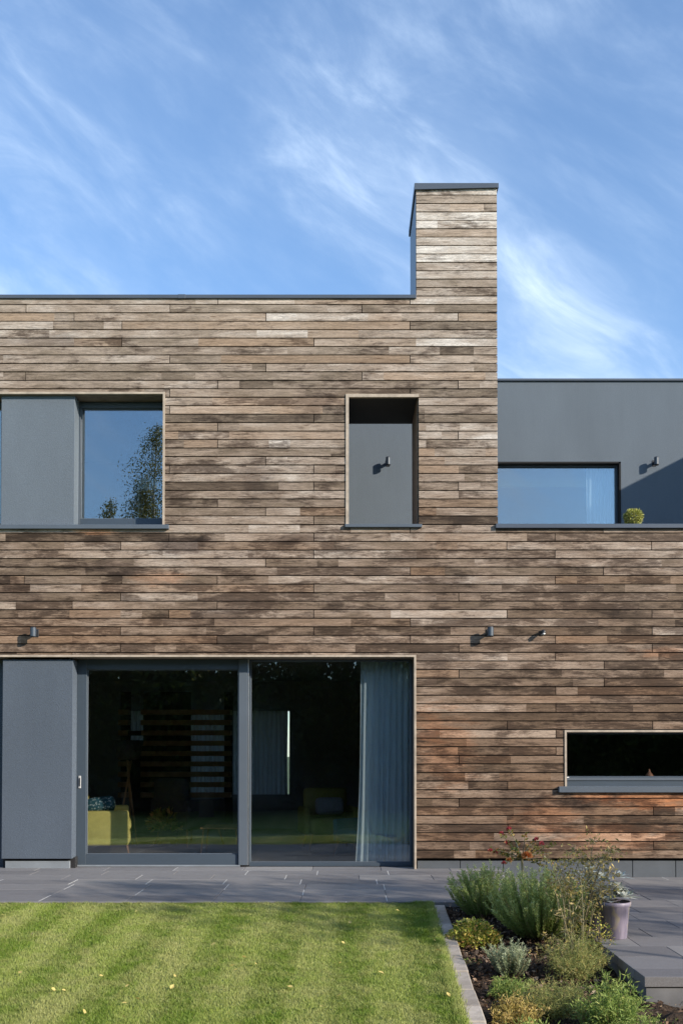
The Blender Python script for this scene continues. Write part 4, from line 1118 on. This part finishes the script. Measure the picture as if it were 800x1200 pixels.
# thin high cloud drawn over the direction of view
ay = wn('ShaderNodeMath'); ay.operation = 'ABSOLUTE'; t.links.new(sep.outputs[1], ay.inputs[0])
ad = wn('ShaderNodeMath'); ad.operation = 'ADD'; t.links.new(ay.outputs[0], ad.inputs[0]); ad.inputs[1].default_value = .35
dx = wn('ShaderNodeMath'); dx.operation = 'DIVIDE'; t.links.new(sep.outputs[0], dx.inputs[0]); t.links.new(ad.outputs[0], dx.inputs[1])
dy = wn('ShaderNodeMath'); dy.operation = 'DIVIDE'; t.links.new(sep.outputs[2], dy.inputs[0]); t.links.new(ad.outputs[0], dy.inputs[1])
cb = wn('ShaderNodeCombineXYZ'); t.links.new(dx.outputs[0], cb.inputs[0]); t.links.new(dy.outputs[0], cb.inputs[1])
def cl(scale, rot, loc, ns, det, rg, dist, lo, hi):
    mp = wn('ShaderNodeMapping'); t.links.new(cb.outputs[0], mp.inputs[0]); mp.inputs['Rotation'].default_value = (0, 0, rot)
    m_ = wn('ShaderNodeMapping'); t.links.new(mp.outputs[0], m_.inputs[0]); m_.inputs['Scale'].default_value = scale; m_.inputs['Location'].default_value = loc
    nn = wn('ShaderNodeTexNoise'); t.links.new(m_.outputs[0], nn.inputs[0]); nn.inputs['Scale'].default_value = ns; nn.inputs['Detail'].default_value = det; nn.inputs['Roughness'].default_value = rg; nn.inputs['Distortion'].default_value = dist
    mr = wn('ShaderNodeMapRange'); mr.interpolation_type = 'SMOOTHSTEP'; t.links.new(nn.outputs[0], mr.inputs[0]); mr.inputs[1].default_value = lo; mr.inputs[2].default_value = hi
    return mr.outputs[0]
a = cl((1.0, 2.0, 1), .55, (6.4, 2.9, 0), 4.0, 8, .58, .3, .36, .78)
b = cl((1.0, 2.6, 1), .62, (9.1, 5.7, 0), 9.0, 12, .60, .6, .34, .86)
vd = wn('ShaderNodeVectorMath'); vd.operation = 'DISTANCE'; t.links.new(cb.outputs[0], vd.inputs[0]); vd.inputs[1].default_value = (.145, .275, 0)
vr = wn('ShaderNodeMapRange'); vr.interpolation_type = 'SMOOTHSTEP'; t.links.new(vd.outputs['Value'], vr.inputs[0]); vr.inputs[1].default_value = .13; vr.inputs[2].default_value = 0.0; vr.inputs[3].default_value = 0; vr.inputs[4].default_value = .38
ab = wn('ShaderNodeMath'); ab.operation = 'ADD'; t.links.new(a, ab.inputs[0]); t.links.new(vr.outputs[0], ab.inputs[1]); a = ab.outputs[0]
mu = wn('ShaderNodeMath'); mu.operation = 'MULTIPLY'; t.links.new(a, mu.inputs[0]); t.links.new(b, mu.inputs[1])
m2 = wn('ShaderNodeMath'); m2.operation = 'MULTIPLY_ADD'; t.links.new(a, m2.inputs[0]); m2.inputs[1].default_value = .22; t.links.new(mu.outputs[0], m2.inputs[2]); m2.use_clamp = True
m3 = wn('ShaderNodeMath'); m3.operation = 'ADD'; t.links.new(m2.outputs[0], m3.inputs[0]); m3.inputs[1].default_value = .09; m3.use_clamp = True; m2 = m3
mx = wn('ShaderNodeMix'); mx.data_type = 'RGBA'; t.links.new(m2.outputs[0], mx.inputs[0])
hs = wn('ShaderNodeHueSaturation'); hs.inputs['Saturation'].default_value = 1.05; t.links.new(sky.outputs[0], hs.inputs['Color'])
mt = wn('ShaderNodeMix'); mt.data_type = 'RGBA'; mt.blend_type = 'MULTIPLY'; mt.inputs[0].default_value = 1; t.links.new(hs.outputs[0], mt.inputs[6]); mt.inputs[7].default_value = (1.04, 1.26, 1.46, 1)
t.links.new(mt.outputs[2], mx.inputs[6]); mx.inputs[7].default_value = (4.6, 5.8, 7.5, 1)
t.links.new(mx.outputs[2], bg.inputs[0]); t.links.new(bg.outputs[0], out.inputs[0])

# ------------------------------------------------------------------ camera
cam = bpy.data.cameras.new('camera'); co = bpy.data.objects.new('camera', cam); C.objects.link(co)
co.location = (0, -CAM_D, CAM_Z); co.rotation_euler = (PI/2 + TILT, 0, 0)
cam.sensor_fit = 'VERTICAL'; cam.sensor_height = 36; cam.sensor_width = 24; cam.lens = 36
cam.shift_x = -(PX - 400)/1200; cam.shift_y = (PY - 600)/1200
cam.clip_start = .1; cam.clip_end = 2000
sc = bpy.context.scene; sc.camera = co
sc.view_settings.view_transform = 'Standard'; sc.view_settings.look = 'None'; sc.view_settings.exposure = 0.50; sc.view_settings.gamma = 1; sc.view_settings.use_curve_mapping = False
try:
    sc.cycles.max_bounces = 10; sc.cycles.transparent_max_bounces = 24
except Exception: pass
